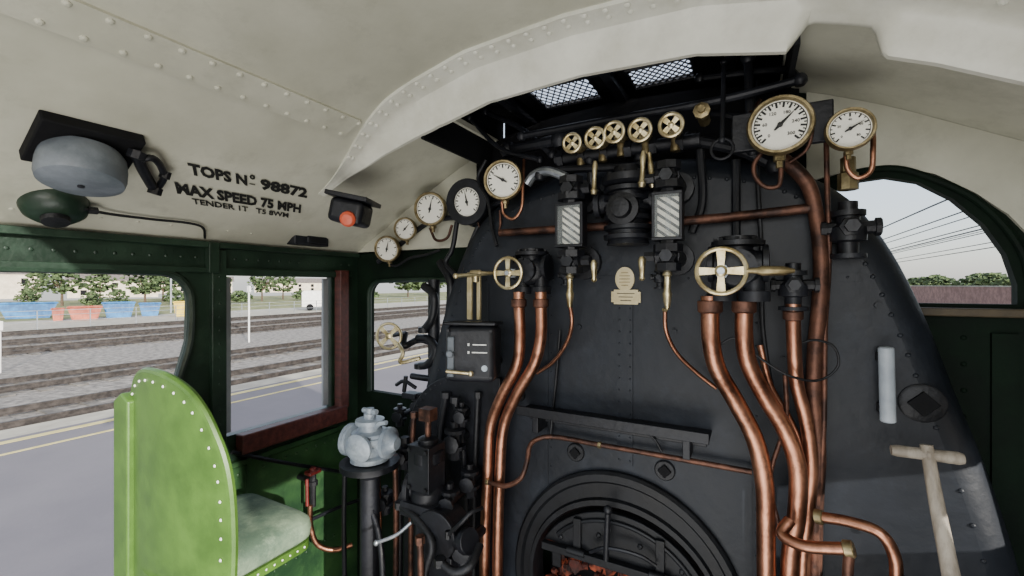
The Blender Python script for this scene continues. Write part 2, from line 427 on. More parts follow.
for i,r in enumerate((r1,r2)):
    g=G()
    w=r[1]-r[0]; d=r[3]-r[2]; n=9
    for s_ in (-1,1):
        for k in range(-n,2*n):
            x0=r[0]+k*w/n
            sl=s_*1.0*(w/n)/(d/4.5)
            ya,yb=0,d
            t0=(r[0]-x0)/sl; t1=(r[1]-x0)/sl; ya=max(0,min(t0,t1)); yb=min(d,max(t0,t1))
            if yb-ya>.004: g.cyl(W(x0+sl*ya,r[2]+ya,zh-.004),W(x0+sl*yb,r[2]+yb,zh-.004),.0024,n=5)
    for a,b in ((0,1),(1,2),(2,3),(3,0)):
        p=rp(r); g.cyl(W(*p[a],zh-.004),W(*p[b],zh-.004),.007,n=6)
    thing('ventilator_grille','black expanded metal mesh grille in the roof ventilator','grille',[part('grille',g,'black')],group='roof ventilator grilles')
g=G()
for x in (-.78,-.40,-.05): g.box(W(x,1.40,.67),(.03,.5,.035))
g.box(W(-.415,1.30,.655),(1.02,.03,.03))
thing('steel_bar_grid','black steel bars crossing beneath the roof ventilator','bars',[part('bar_grid',g,'black',.003)])
# ================================================= BACKHEAD
XB=-.35; YB=1.40
hw=[(.40,.12),(.385,.26),(.35,.40),(.30,.50),(.23,.585),(.15,.64),(.05,.69),(-.1,.745),(-.25,.79),(-.46,.855),(-.7,.91),(-1.0,.94),(-1.549,.95)]
out=[(XB-w,z) for z,w in hw]; out=out[::-1]+[(XB+w,z) for z,w in hw]
outS=[(p.x,p.y) for p in smooth([Vector((a,b,0)) for a,b in out],3)]
CZ=-.99
def fire_hole():
    return [(XB-.015+.295*math.cos(2*math.pi*i/32),CZ+.285*math.sin(2*math.pi*i/32)) for i in range(32)]
g=G()
rings=[]
for ins,y in ((0,YF-.01),(0,YB+.075),(.008,YB+.045),(.028,YB+.018),(.06,YB+.002),(.075,YB)):
    ring=[]
    m=len(outS)
    for i,(x,z) in enumerate(outS):
        a=outS[max(i-1,0)]; b=outS[min(i+1,m-1)]; t=Vector((b[0]-a[0],b[1]-a[1])).normalized(); nx,nz=t.y,-t.x
        ring.append(W(x+nx*ins,y,z+(nz*ins if z>-1.4 else 0)))
    rings.append(ring)
m=len(outS); vs=[p for r in rings for p in r]; fs=[]
for i in range(len(rings)-1):
    for k in range(m-1): fs.append((i*m+k,i*m+k+1,(i+1)*m+k+1,(i+1)*m+k))
g.add(vs,fs)
fr=[(p.x,p.z-H) for p in rings[-1]]
g.plate(fr,[fire_hole()],lambda x,z:W(x,YB,z),(0,.02,0))
seams=G()
c=P(625,380,YB).x
seams.box(W(c,YB-.002,-.28),(.05,.006,.58))
for i in range(16):
    for s_ in (-1,1): seams.rivet(W(c+s_*.017,YB-.005,.0-i*.037),(0,-1,0),.0035)
for z,x0,x1 in ((.02,-.95,.25),):
    seams.box(W((x0+x1)/2,YB-.001,z),(x1-x0,.004,.02))
    for i in range(22): seams.rivet(W(x0+.03+i*(x1-x0-.06)/21,YB-.003,z),(0,-1,0),.0035)
for x in (.15,-.86,-.62,.0):
    seams.box(W(x,YB-.001,-.42),(.012,.004,.85))
    for i in range(13): seams.rivet(W(x+.016,YB,-.04-i*.065),(0,-1,0),.0035)
for x,z in ((-.52,.06),(-.16,.06),(-.5,-.14),(-.2,-.14),(-.75,-.1),(.08,-.2),(.25,-.62),(.33,-.72),(.2,-.8),(.28,-.05)): seams.nut(W(x,YB,z),(0,-1,0),.008,.008)
riv=G()
for i in range(4,len(outS)-4):
    x,z=rings[-1][i].x,rings[-1][i].z-H
    if z>-1.4 : riv.rivet(W(x,YB,z),(0,-1,0),.006)
thing('boiler_backhead','black painted steel firebox backhead with rivets and straps','boiler',[part('casing',g,'boiler'),part('strap',seams,'boiler'),part('rivet_row',riv,'boiler')])
C=W(XB-.015,YB,CZ)
def ell(rx,rz,y,n=64,c=C): return [c+Vector((rx*math.cos(2*math.pi*i/n),y,rz*math.sin(2*math.pi*i/n))) for i in range(n)]
g=G(); g.ringset([ell(.37,.395,0),ell(.37,.395,-.016),ell(.362,.387,-.024),ell(.346,.365,-.024),ell(.338,.355,-.012),ell(.315,.31,-.012),ell(.310,.305,-.024),ell(.298,.288,-.024),ell(.292,.28,-.012),ell(.292,.28,.05)],cap=False)
flap=G()
pts=[C+Vector((.285*math.cos(math.radians(a)),-.03,.27*math.sin(math.radians(a)))) for a in range(26,155,6)]
flap.prism(pts,(0,.02,0))
fr_=G()
fr_.tube([C+Vector((.262*math.cos(math.radians(a)),-.034,.245*math.sin(math.radians(a)))) for a in range(32,149,9)],.007,8,k=2)
fr_.box(C+Vector((0,-.045,.118)),(.50,.022,.024))
for sx in (-1,1):
    fr_.box(C+Vector((.13*sx,-.038,.17)),(.026,.010,.12)); fr_.cyl(C+Vector((.13*sx-.03,-.052,.128)),C+Vector((.13*sx+.03,-.052,.128)),.011)
    fr_.box(C+Vector((.20*sx,-.04,.09)),(.03,.012,.07))
for x in (-.19,-.06,.07,.19): fr_.rivet(C+Vector((x,-.032,.19 if abs(x)<.1 else .15)),(0,-1,0),.009)
lat=G(); lat.cyl(P(608,510,1.32),P(606,560,1.32),.009); lat.sphere(P(608,510,1.32),.014); lat.cyl(P(608,530,1.32),P(608,530,1.37),.008); lat.tube([P(590,552,1.33),P(606,548,1.32),P(640,556,1.33),P(656,566,1.34)],.006,8)
thing('firehole_door','black cast iron arched firehole with hinged flap and latch','door',[part('ring',g,'door'),part('flap',flap,'door',.003,kids=[part('frame',fr_,'door',.002)]),part('latch',lat,'black')])
g=G()
for i in range(120):
    x=random.uniform(-.26,.24); z=random.uniform(-.19,.115)
    c=C+Vector((x,.03+random.uniform(-.02,.05),z)); r=random.uniform(.010,.028); o=len(g.v)
    g.sphere(c,r,8)
    for k in range(o,len(g.v)): g.v[k]+=Vector([random.uniform(-.35,.35)*r for _ in range(3)])
thing('coal_bed','dull red glowing coal seen inside the firebox','coal',[part('coal',g,'coal')],kind='stuff')
g=G(); g.box(C+Vector((0,.15,-.0)),(.6,.01,.58)); thing('firebox_back_plate','sooty black plate inside the firebox behind the coal','plate',[part('plate',g,'dark')])
a=P(530,407,YB); b=P(712,432,YB)
g=G(); c=(a+b)/2; Lh=abs(b.x-a.x)
g.box(Vector((c.x,YB-.05,c.z+.005)),(Lh,.10,.008)); g.box(Vector((c.x,YB-.10,c.z+.012)),(Lh,.008,.03)); g.box(Vector((c.x,YB-.012,c.z-.02)),(Lh*.96,.02,.035))
br=G()
for x in (a.x+.06,b.x-.06): br.box(Vector((x,YB-.045,c.z-.03)),(.02,.08,.06))
thing('oil_can_shelf','black steel tray shelf bolted across the backhead','shelf',[part('tray',g,'black',.002)]+parts('bracket',br,'black',.002))
def plug(u,v,rpx,lab):
    c=P(u,v,YB); r=S(u,YB,rpx); g=G(); g.lathe(c+Vector((0,.003,0)),(0,-1,0),[(r,0),(r,.008),(r*.9,.011),(0,.011)],28)
    b=G(); b.box(c+Vector((0,-.012,0)),(r*.95,.008,r*.95),Matrix.Rotation(math.radians(45),3,'Y'))
    thing('washout_plug',lab,'plug',[part('flange',g,'iron'),part('square_nut',b,'dark',.002)],group='backhead washout plugs')
plug(576,452,9,'flat black washout plug with diamond nut above the fire door')
plug(665,470,10,'flat black washout plug with diamond nut beside the fire door')
plug(922,403,19,'large round black washout plug with square nut beside the grab rod')
plug(520,395,6,'small black washout plug with square nut')
# ------------- copper pipes
def pipe(pts,r,m='copper',lab='polished copper pipe',name='copper_pipe',n=14,union=(),group=None):
    P3=ground([P(*p) for p in pts],pts); g=G().tube(P3,r,n)
    ps=[part('pipe',g,m)]
    for k in union:
        ug=G(); q=P3[k]; d=(P3[k+1]-q) if k+1<len(P3) and k>=0 else (q-P3[k-1]); d.normalize()
        ug.lathe(q-d*r*.9,d,[(r*1.1,0),(r*1.35,.002),(r*1.35,r*1.3),(r*1.1,r*1.5)],6 if r<.012 else 16)
        ps.append(part('union_nut',ug,'brassd' if r<.015 else 'copperd'))
    thing(name,lab,'pipe',ps,group=group)
gp='large copper pipes on the backhead'
pipe([(519,292,1.26),(519,304,1.26),(520,340,1.26),(517,365,1.27),(502,395,1.29),(491,425,1.31),(488,470,1.31),(485,540,1.31),(484,700,1.31)],.0185,lab='large bright copper pipe running down from the smaller injector steam valve',group=gp,union=(1,))
pipe([(541,292,1.26),(541,304,1.26),(541,335,1.26),(535,362,1.27),(518,392,1.29),(504,425,1.31),(500,470,1.31),(498,540,1.31),(497,700,1.31)],.0185,lab='large bright copper pipe paired beneath the smaller injector valve',group=gp,union=(1,))
pipe([(710,296,1.2),(710,308,1.2),(711,340,1.2),(717,368,1.22),(736,402,1.25),(755,440,1.27),(764,480,1.27),(766,530,1.27),(764,700,1.27)],.0215,lab='large bright copper pipe running down from the brass wheel valve',group=gp,union=(1,))
pipe([(744,296,1.22),(744,308,1.22),(744,335,1.22),(748,362,1.24),(764,395,1.26),(785,430,1.28),(797,465,1.28),(797,510,1.28),(790,560,1.28),(788,700,1.28)],.0205,lab='large bright copper pipe curving beside its twin',group=gp,union=(1,))
pipe([(793,304,1.26),(793,316,1.26),(794,345,1.27),(797,385,1.3),(806,420,1.31),(811,460,1.31),(808,510,1.3),(802,570,1.3),(802,700,1.3)],.016,'copper',lab='copper pipe below the black stop valve',group=gp,union=(1,))
pipe([(768,150,1.36),(790,165,1.36),(808,185,1.36),(816,215,1.36),(821,260,1.35),(819,310,1.34),(815,350,1.34),(814,400,1.34),(818,450,1.34),(815,520,1.34),(812,700,1.34)],.0175,'copperd',lab='long dull brown copper pipe bending over the backhead top',group=gp)
pipe([(500,233,1.36),(560,229,1.36),(640,224,1.36),(730,217,1.36),(812,208,1.36)],.013,'copperd',lab='dull brown copper manifold pipe crossing the backhead',name='manifold_pipe')
gs='thin copper pipes on the backhead'
pipe([(570,305,1.30),(572,322,1.31),(567,342,1.34),(553,362,1.37),(537,373,1.38)],.0065,lab='thin copper drain pipe below the striped water gauge',group=gs,union=(0,))
pipe([(665,310,1.27),(666,330,1.28),(676,352,1.31),(697,373,1.35),(716,388,1.37)],.006,lab='thin copper drain pipe below the second water gauge',group=gs,union=(0,))
pipe([(488,482,1.29),(505,486,1.28),(521,478,1.28),(527,462,1.30),(531,444,1.33),(545,437,1.36),(600,445,1.37),(680,459,1.37),(752,472,1.37)],.008,'copperd',lab='small dull copper pipe running across beneath the shelf',group=gs,union=(0,6))
pipe([(826,120,1.36),(827,180,1.36),(829,260,1.35),(825,330,1.34),(824,420,1.33),(820,500,1.33),(820,700,1.33)],.006,'copperd',lab='thin vertical copper pipe below the small pressure gauge',group=gs)
pipe([(758,80,1.40),(757,160,1.38),(762,260,1.36),(763,330,1.36),(775,400,1.36),(795,460,1.36)],.006,'iron',lab='thin dark pipe running the height of the backhead',group=gs)
pipe([(760,345,1.3),(770,385,1.3),(790,420,1.32),(803,455,1.32),(806,520,1.32),(806,700,1.32)],.008,'copper',lab='slim copper pipe curving down to the floor',group=gs)
pipe([(785,375,1.3),(786,420,1.3),(770,480,1.28),(783,540,1.26)],.0055,'copperd',lab='slim dull copper pipe tucked between large pipes',group=gs)
pipe([(790,520,1.24),(782,534,1.22),(800,545,1.20),(850,549,1.18)],.013,'copper',lab='short copper pipe elbow with brass union near the floor',group=gs,union=(3,))
pipe([(820,517,1.24),(850,522,1.22),(880,533,1.2),(894,555,1.2),(896,600,1.2),(896,780,1.2)],.012,'copper',lab='copper pipe bending down beside the hammer',group=gs,union=(0,))
pipe([(850,549,1.18),(848,570,1.17),(846,640,1.17)],.010,'copperd',lab='dull copper drop pipe below the brass union',group=gs)
pipe([(560,330,1.38),(556,380,1.38),(552,420,1.38),(550,440,1.37)],.005,'iron',lab='thin black pipe behind the copper drain pipe',group=gs)
pipe([(716,347,1.22),(735,338,1.22),(760,358,1.24),(790,376,1.25),(820,380,1.28),(838,366,1.29),(834,347,1.29),(815,340,1.28),(796,345,1.27)],.003,'iron',lab='thin looped black capillary pipe hung across copper pipes',name='capillary_pipe')
pipe([(640,425,1.37),(655,440,1.37),(662,452,1.37)],.004,'iron',lab='short thin black pipe above a washout plug',name='capillary_pipe')
# ------------- handwheels / valves
def wheelG(c,ax,r,rim=.16,sp=4,rot=0,tw=1.0):
    a,b,n=frame(ax); g=G(); c=Vector(c)
    N=28; g.tube([c+(a*math.cos(2*math.pi*i/N)+b*math.sin(2*math.pi*i/N))*r*(1-rim/2) for i in range(N)],r*rim/2,8,closed=True,sm=False)
    g.lathe(c-n*r*.13,n,[(r*.24,0),(r*.24,r*.2),(r*.12,r*.28),(0.0001,r*.28)],14)
    for i in range(sp):
        t=rot+2*math.pi*i/sp; d=a*math.cos(t)+b*math.sin(t); e=n.cross(d)
        q=[c+d*r*.15+e*r*.07*tw,c+d*r*.15-e*r*.07*tw,c+d*r*.93-e*r*.11*tw,c+d*r*.93+e*r*.11*tw]
        g.prism([x-n*r*.05 for x in q],n*r*.1)
    return g
def injector_valve(u,v,Yw,rpx,lab,lever=False):
    c=P(u,v,Yw); r=S(u,Yw,rpx)
    w=wheelG(c,(0,-1,0),r,.2,4,0,1.6)
    st=G().cyl(c+Vector((0,-.01,0)),Vector((c.x,Yw+.09,c.z)),r*.14)
    st.lathe(c+Vector((0,.03,0)),(0,1,0),[(r*.3,0),(r*.3,.02),(r*.22,.03),(r*.22,.06)],6)
    b=G(); bx=c.x+r*.55; yb=Yw+.11
    b.sphere((bx,yb,c.z+.01),r*.95,18,(1.15,.8,1)); 
    b.lathe((bx,yb,c.z+.01),(0,0,1),[(r*.55,0),(r*.6,r*.9),(r*1.05,r*.95),(r*1.05,r*1.15),(r*.75,r*1.2),(r*.75,r*1.35)],20)
    b.lathe((bx,yb-.02,c.z+.01),(0,-1,0),[(r*.6,0),(r*.6,r*.7),(r*.75,r*.72),(r*.75,r*.9),(r*.3,r*.95)],20)
    b.lathe((bx,yb,c.z+.02),(1,0,0),[(r*.55,0),(r*.55,r*.9),(r*.8,r*.95),(r*.8,r*1.15),(r*.4,r*1.2)],18)
    b.lathe((bx,yb,c.z+.02),(-1,0,0),[(r*.55,0),(r*.55,r*.9),(r*.8,r*.95),(r*.8,r*1.15),(r*.4,r*1.2)],18)
    bo=G()
    for s_ in (-1,1): 
        b.lathe((bx+s_*r*.62,yb,c.z),(0,0,-1),[(r*.42,0),(r*.42,r*.8),(r*.62,r*.82),(r*.62,r*1.02),(r*.62,r*1.05),(r*.62,r*1.25),(r*.3,r*1.27)],18)
    b.cyl((bx,yb,c.z),(bx,YB,c.z),r*.6)
    for k in range(8):
        t=k*math.pi/4; bo.nut((bx+r*.66*math.cos(t),yb-.02-r*.88,c.z+.01+r*.66*math.sin(t)),(0,-1,0),r*.08,r*.1); bo.nut((bx+r*.88*math.cos(t),yb+r*.88*math.sin(t),c.z+.01+r*1.14),(0,0,1),r*.1,r*.14)
    ps=[part('valve_body',b,'black'),part('spindle',st,'steel'),part('handwheel',w,'brass')]+parts('bolt',bo,'iron')
    if lever:
        lg=G().lathe(Vector((c.x+r*.9,Yw,c.z)),(1,0,-.02),[(.006,0),(.007,.02),(.011,.03),(.010,.07),(.004,.09)],12); ps.append(part('lever',lg,'brassd'))
    else:
        lg=G().lathe(Vector((c.x-r*.9,Yw,c.z)),(-1,0,.05),[(.005,0),(.005,.05),(.009,.055),(.007,.09)],12); ps.append(part('lever',lg,'brassd'))
    thing('injector_steam_valve',lab,'valve',ps,group='injector steam valves')
injector_valve(508,273,1.19,17,'black flanged steam valve with small brass handwheel')
injector_valve(721,271,1.10,25,'black flanged steam valve with large brass cross-spoke handwheel',True)
def block_valve(u,v,Y,s,lab,name='stop_valve'):
    c=P(u,v,Y); g=G()
    g.lathe(c+Vector((0,0,-s*1.9)),(0,0,1),[(s*.5,0),(s*.95,.001),(s*.95,s*.3),(s*.55,s*.32),(s*.55,s*1.0),(s*.95,s*1.1),(s*.95,s*1.9),(s*.6,s*2.2),(s*.6,s*2.6),(s*.9,s*2.62),(s*.9,s*2.95),(s*.5,s*3.0),(s*.5,s*3.5),(s*.25,s*3.55)],18)
    g.cyl(c,Vector((c.x,YB,c.z)),s*.6)
    g.lathe(c,(0,-1,0),[(s*.6,0),(s*.6,s*1.1),(s*.4,s*1.2),(s*.4,s*1.5)],6)
    h=G(); h.lathe(c+Vector((s*.6,0,0)),(1,0,0),[(s*.4,0),(s*.4,s*.7),(s*.55,s*.72),(s*.55,s*1.0),(s*.2,s*1.05)],8); h.lathe(c+Vector((-s*.6,0,0)),(-1,0,0),[(s*.4,0),(s*.4,s*.5),(s*.5,s*.52),(s*.5,s*.8),(s*.2,s*.85)],8)
    thing(name,lab,'valve',[part('valve_body',g,'black')]+parts('boss',h,'iron'))
block_valve(793,285,1.27,.033,'black cast stop valve with side bosses above a copper pipe')
block_valve(848,228,1.35,.040,'black cast clack valve at the shoulder of the boiler','clack_valve')
c=P(848,190,1.36); g=G().lathe(c,(0,0,1),[(.022,0),(.022,.04),(.016,.045),(.016,.08)],8); thing('brass_union','brass union nut above the clack valve','nut',[part('union_nut',g,'brassd')])
c=P(628,212,1.32); g=G(); r=.066; pr=[(r*.6,-.10),(r*.95,-.098)]
for k in range(6):
    z=-.085+k*.028; pr+=[(r*.88,z),(r*1.08,z+.003),(r*1.08,z+.015),(r*.88,z+.018)]
pr+=[(r*1.15,.085),(r*1.15,.105),(r*.7,.11),(r*.6,.135),(r*.3,.14)]
g.lathe(c,(0,0,1),pr,26); g.cyl(c,Vector((c.x,YB,c.z)),r*.8)
fb=G().lathe(c+Vector((0,-r*.8,.0)),(0,-1,0),[(r*.7,0),(r*.7,.02),(r*.45,.024),(r*.4,.045),(r*.15,.048)],20)
sb=G(); sb.lathe(c+Vector((0,0,.03)),(-1,0,0),[(r*.45,0),(r*.45,r*1.2),(r*.65,r*1.22),(r*.65,r*1.45),(r*.35,r*1.5)],16); sb.lathe(c+Vector((0,0,.03)),(1,0,0),[(r*.45,0),(r*.45,r*1.2),(r*.65,r*1.22),(r*.65,r*1.45),(r*.35,r*1.5)],16)
b=G()
for k in range(8):
    t=k*math.pi/4; b.nut(c+Vector((r*.95*math.cos(t),r*.95*math.sin(t),.105)),(0,0,1),.008,.009)
thing('regulator_stuffing_box','bulky black ribbed cylindrical casting with side flanges','valve',[part('casting',g,'black'),part('cover',fb,'iron')]+parts('side_flange',sb,'black')+parts('bolt',b,'iron'))
for u,v,r in ((572,143,10.5),(595,138,11.5),(614,132,11.5),(640,130,12.5),(671,125,13)):
    c=P(u,v,1.25); rr=S(u,1.25,r)
    w=wheelG(c,(0,-1,-.15),rr,.34,4,math.pi/4,2.2)
    b=G(); b.cyl(c,c+Vector((0,.08,.012)),rr*.2); b.lathe(c+Vector((0,.05,0)),(0,1,.15),[(rr*.4,0),(rr*.55,.01),(rr*.55,.03),(rr*.4,.035),(rr*.4,.07)],8); b.cyl(c+Vector((0,.08,0)),c+Vector((0,.08,-.05)),rr*.4)
    thing('steam_cock','small brass spoked handwheel cock on the steam manifold','valve',[part('handwheel',w,'brass'),part('valve_body',b,'brassd')],group='row of brass steam cocks')
a=P(556,160,1.34); b_=P(700,140,1.34); g=G().cyl(a,b_,.020); nb=G()
for k in range(6): 
    q=a.lerp(b_,(k+.3)/6); nb.nut(q-Vector((.012,0,0)),(1,0,0),.028,.02)
thing('steam_manifold','black cylindrical steam manifold behind the brass cocks','manifold',[part('manifold_body',g,'black')]+parts('nut',nb,'black'))
def water_gauge(u,v0,v1,wpx,Y,lab,side):
    c0=P(u,v0,Y); c1=P(u,v1,Y); w=S(u,Y,wpx); x=c0.x; zt=c0.z; zb=c1.z; h=zt-zb; zc=(zt+zb)/2
    bp=G().box((x,Y+.02,zc),(w*.9,.006,h*.95))
    fr=G()
    for s_ in (-1,1): fr.box((x+s_*w*.5,Y,zc),(w*.12,.045,h))
    fr.box((x,Y,zt),(w*1.12,.05,h*.07)); fr.box((x,Y,zb),(w*1.12,.05,h*.07))
    gl=G().cyl((x,Y,zb),(x,Y,zt),w*.11)
    fg=G().box((x,Y-.022,zc),(w*.9,.003,h*.93))
    fits=[]
    for zz,s_ in ((zt,1),(zb,-1)):
        b=G()
        b.lathe((x,Y,zz),(0,0,s_),[(w*.32,0),(w*.32,.012),(w*.55,.014),(w*.55,.034),(w*.36,.038),(w*.36,.062),(w*.48,.064),(w*.48,.084),(w*.25,.088)],8)
        b.lathe((x,Y,zz+s_*.045),(0,1,0),[(w*.42,0),(w*.42,YB-Y-.03),(w*.7,YB-Y-.028),(w*.7,YB-Y)],16)
        b.lathe((x,Y,zz+s_*.045),(0,-1,0),[(w*.36,0),(w*.36,.02),(w*.25,.025),(w*.25,.04)],6)
        b.lathe((x,Y,zz+s_*.045),(side,0,0),[(w*.36,0),(w*.36,.03),(w*.2,.035),(w*.2,.06)],6)
        fits.append(part('fitting',b,'black'))
    l1=G().lathe((x+side*w*.95,Y-.01,zt+.035),(.05,0,1),[(.008,-.012),(.011,0),(.0075,.006),(.006,.04),(.009,.07),(.005,.085)],10)
    l2=G().lathe((x+side*w*.95,Y-.01,zb-.075),(.0,0,-1),[(.006,-.03),(.011,-.02),(.0075,.006),(.006,.02),(.008,.03),(.004,.035)],10)
    l3=G().lathe((x,Y-.01,zb-.085),(.0,0,-1),[(.010,0),(.013,.01),(.008,.015),(.009,.05),(.012,.06),(.008,.09),(.005,.1)],10)
    thing('water_gauge',lab,'gauge',[part('back_plate',bp,'stripe'),part('protector_frame',fr,'black',.002),part('glass_tube',gl,'glass'),part('protector_glass',fg,'glass')]+fits+[part('cock_handle',q,'brass') for q in (l1,l2,l3)],group='boiler water gauges')
water_gauge(571,205,246,26,1.26,'boiler water gauge glass with striped back plate and brass cock handles',1)
water_gauge(668,194,239,26,1.22,'boiler water gauge glass with striped plate beside the ribbed casting',-1)
block_valve(660,277,1.3,.018,'small black drain valve below the water gauge','drain_valve')
block_valve(566,275,1.33,.018,'small black drain valve with brass tip','drain_valve')
c=P(625,279,YB-.004); g=G(); g.ringset([[c+Vector((.030*math.cos(t*math.pi/16),y,.038*math.sin(t*math.pi/16))) for t in range(32)] for y in (.004,-.004)])
i_=G()
for k in range(5): i_.box(c+Vector((0,-.0045,.02-.01*k)),(.034 if k in(1,2,3) else .022,.001,.003))
thing('works_plate','small oval brass works plate on the backhead','plate',[part('plate',g,'cream'),part('engraving',i_,'brassd')])
c=P(626,297,YB-.004); g=G(); g.box(c,(.092,.008,.034)); g.box(c+Vector((0,.001,0)),(.076,.009,.046)); i_=G()
for k in range(3): i_.box(c+Vector((0,-.0048,.011-.011*k)),(.055-.01*k,.001,.0022))
thing('instruction_plate','cream rectangular instruction plate with engraved lines','plate',[part('plate',g,'cream'),part('engraving',i_,'ink')])
# ------------- gauges
def gauge(u,v,Y,rpx,lab,ax=(0,-1,0),rim='brassd',face='dial',mark='ink',ang=120,nums=None,case='black',major=None,rimw=1.06):
    c=P(u,v,Y); r=S(u,Y,rpx)
    a,b,n=frame(ax); a=-a
    if (a.cross(b)).dot(n)<0: a=-a
    cs_=G().lathe(c,n,[(r*.6,-r*.75),(r*.93,-r*.7),(r*.93,-.006)],32)
    bz=G().lathe(c,n,[(r*.88,-.008),(r*rimw,-.010),(r*rimw,.004),(r*(rimw-.05),.010),(r*.93,.010),(r*.88,.001)],36,cap=False,closed=True)
    d=G().lathe(c,n,[(r*.9,-.005),(r*.9,0.0)],36)
    mk=G(); N=major or 21
    for i in range(N):
        t=math.radians(225-270*i/(N-1)); dr=a*math.cos(t)+b*math.sin(t); e=n.cross(dr); L0=.62 if i%2==0 else .72
        w=r*(.022 if i%2 else .036); q=[c+n*.0012+dr*r*L0+e*w,c+n*.0012+dr*r*L0-e*w,c+n*.0012+dr*r*.8-e*w,c+n*.0012+dr*r*.8+e*w]
        mk.add(q,[(0,1,2,3)])
    for i in range(48):
        t0=math.radians(225-270*i/48); t1=math.radians(225-270*(i+1)/48)
        q=[c+n*.0011+(a*math.cos(t)+b*math.sin(t))*r*k for t,k in ((t0,.80),(t1,.80),(t1,.83),(t0,.83))]; mk.add(q,[(0,1,2,3)])
    if nums:
        for i,s_ in enumerate(nums):
            t=math.radians(225-270*i/(len(nums)-1)); g2=textG(s_,c+n*.0012+(a*math.cos(t)+b*math.sin(t))*r*.48,a,b,height=r*.12,bold=.02)
            mk.add(g2.v,g2.f)
    nd=G(); t=math.radians(ang); dr=a*math.cos(t)+b*math.sin(t); e=n.cross(dr)
    nd.prism([c+n*.003+dr*r*.7,c+n*.003+e*r*.06,c+n*.003-dr*r*.25+e*r*.03,c+n*.003-dr*r*.25-e*r*.03,c+n*.003-e*r*.06],n*.001); nd.lathe(c+n*.002,n,[(r*.09,0),(r*.09,.004),(.0001,.005)],12)
    st=G(); st.lathe(c-b*r*.95-n*r*.35,-b,[(r*.2,0),(r*.2,r*.25),(r*.12,r*.27),(r*.12,r*.5)],8)
    thing('pressure_gauge',lab,'gauge',[part('case',cs_,case),part('bezel',bz,rim),part('dial',d,face,kids=[part('scale_marking',mk,mark),part('needle',nd,mark)]),part('stem',st,'brassd')],group='cab pressure gauges')
gauge(780,125,1.22,28,'large white-faced boiler pressure gauge with brass bezel',ang=45,nums=['0','60','120','180','240','300'],major=31)
gauge(850,129,1.24,20,'smaller white-faced steam heat gauge with brass bezel',ang=30,nums=['0','20','40','60','80'],major=17)
gauge(503,180,1.30,19,'white-faced brass gauge turned towards the cab side',ax=(.25,-1,-.1),ang=150,rim='brassd',case='brassd')
gauge(467,202,1.42,16,'black-rimmed white dial gauge with thick case',rim='black',ang=100,ax=(.1,-1,-.1),rimw=1.45)
gauge(430,209,1.50,16,'white-faced vacuum gauge with tan rim under the roof',ax=(.3,-1,-.15),rim='brassd',ang=75,major=15)
gauge(405,229,1.52,11,'small white-faced gauge with brass rim',ax=(.35,-1,-.15),ang=45,major=11,case='brassd')
gauge(387,249,1.52,12.5,'small white-faced gauge lowest in the run',ax=(.35,-1,-.15),ang=75,major=11,case='brassd')
c=P(467,202,1.42); g=G().lathe(c+Vector((0,.07,0)),(.1,-1,-.1),[(.09,-.04),(.09,0),(.08,.012)],30); thing('gauge_mounting_bracket','round black backing boss carrying a dial gauge','bracket',[part('boss',g,'black')])
g=G(); g.tube([P(378,262,1.57),P(402,243,1.57),P(430,222,1.56),P(470,215,1.53),P(505,200,1.42)],.012,8); thing('gauge_support_rail','black steel rail supporting the run of gauges','bracket',[part('rail',g,'black')])
pipe([(762,152,1.25),(754,165,1.25),(756,178,1.25),(766,187,1.25),(778,186,1.25),(781,172,1.25),(780,160,1.25)],.0055,'copperd',lab='looped copper siphon pipe beneath the large pressure gauge',name='siphon_pipe')
pipe([(762,152,1.27),(751,140,1.29),(748,118,1.32),(760,100,1.36)],.005,'copperd',lab='thin copper pipe wrapping round the large gauge',name='siphon_pipe')
pipe([(806,112,1.26),(812,130,1.26),(806,150,1.28),(790,162,1.3)],.0045,'copperd',lab='thin copper pipe at the side of the large gauge',name='siphon_pipe')
pipe([(846,152,1.27),(848,170,1.27),(858,178,1.27),(870,172,1.27),(873,150,1.27),(872,128,1.3),(866,112,1.34)],.0055,'copper',lab='looped copper siphon pipe beneath the small gauge',name='siphon_pipe')
pipe([(502,202,1.32),(504,214,1.32),(513,219,1.32),(521,210,1.32),(523,185,1.33),(524,160,1.36)],.0055,'copper',lab='looped copper siphon pipe beside the brass gauge',name='siphon_pipe')
pipe([(430,228,1.54),(436,240,1.54),(447,238,1.54),(452,225,1.54)],.006,'copperd',lab='short copper pipe under the vacuum gauge',name='siphon_pipe')
pipe([(478,222,1.44),(482,235,1.44),(494,240,1.42),(500,228,1.4),(500,210,1.38)],.005,'copperd',lab='short copper loop between two gauges',name='siphon_pipe')
pipe([(387,262,1.55),(395,266,1.55),(410,258,1.55),(425,255,1.55),(440,250,1.55)],.006,'iron',lab='short dark pipe leading from small gauges',name='siphon_pipe')
pipe([(457,222,1.46),(452,250,1.45),(446,262,1.45),(455,275,1.43)],.010,'black',lab='black bent pipe below the black-rimmed gauge',name='steam_pipe')
pipe([(478,226,1.44),(470,245,1.44),(466,262,1.42),(462,275,1.40)],.008,'black',lab='second black bent pipe below the black-rimmed gauge',name='steam_pipe')
pipe([(486,160,1.42),(478,178,1.42),(488,200,1.40),(492,228,1.38),(497,246,1.36)],.007,'iron',lab='dark pipe passing between the gauges',name='steam_pipe')
g=G(); g.box(P(780,128,1.30),(.22,.02,.10)); g.tube([P(700,112,1.38),P(740,118,1.34),P(790,140,1.33),P(860,118,1.36)],.01,8); thing('gauge_bracket','black steel bracket holding the large pressure gauges','bracket',[part('bracket_plate',g,'black',.004)])
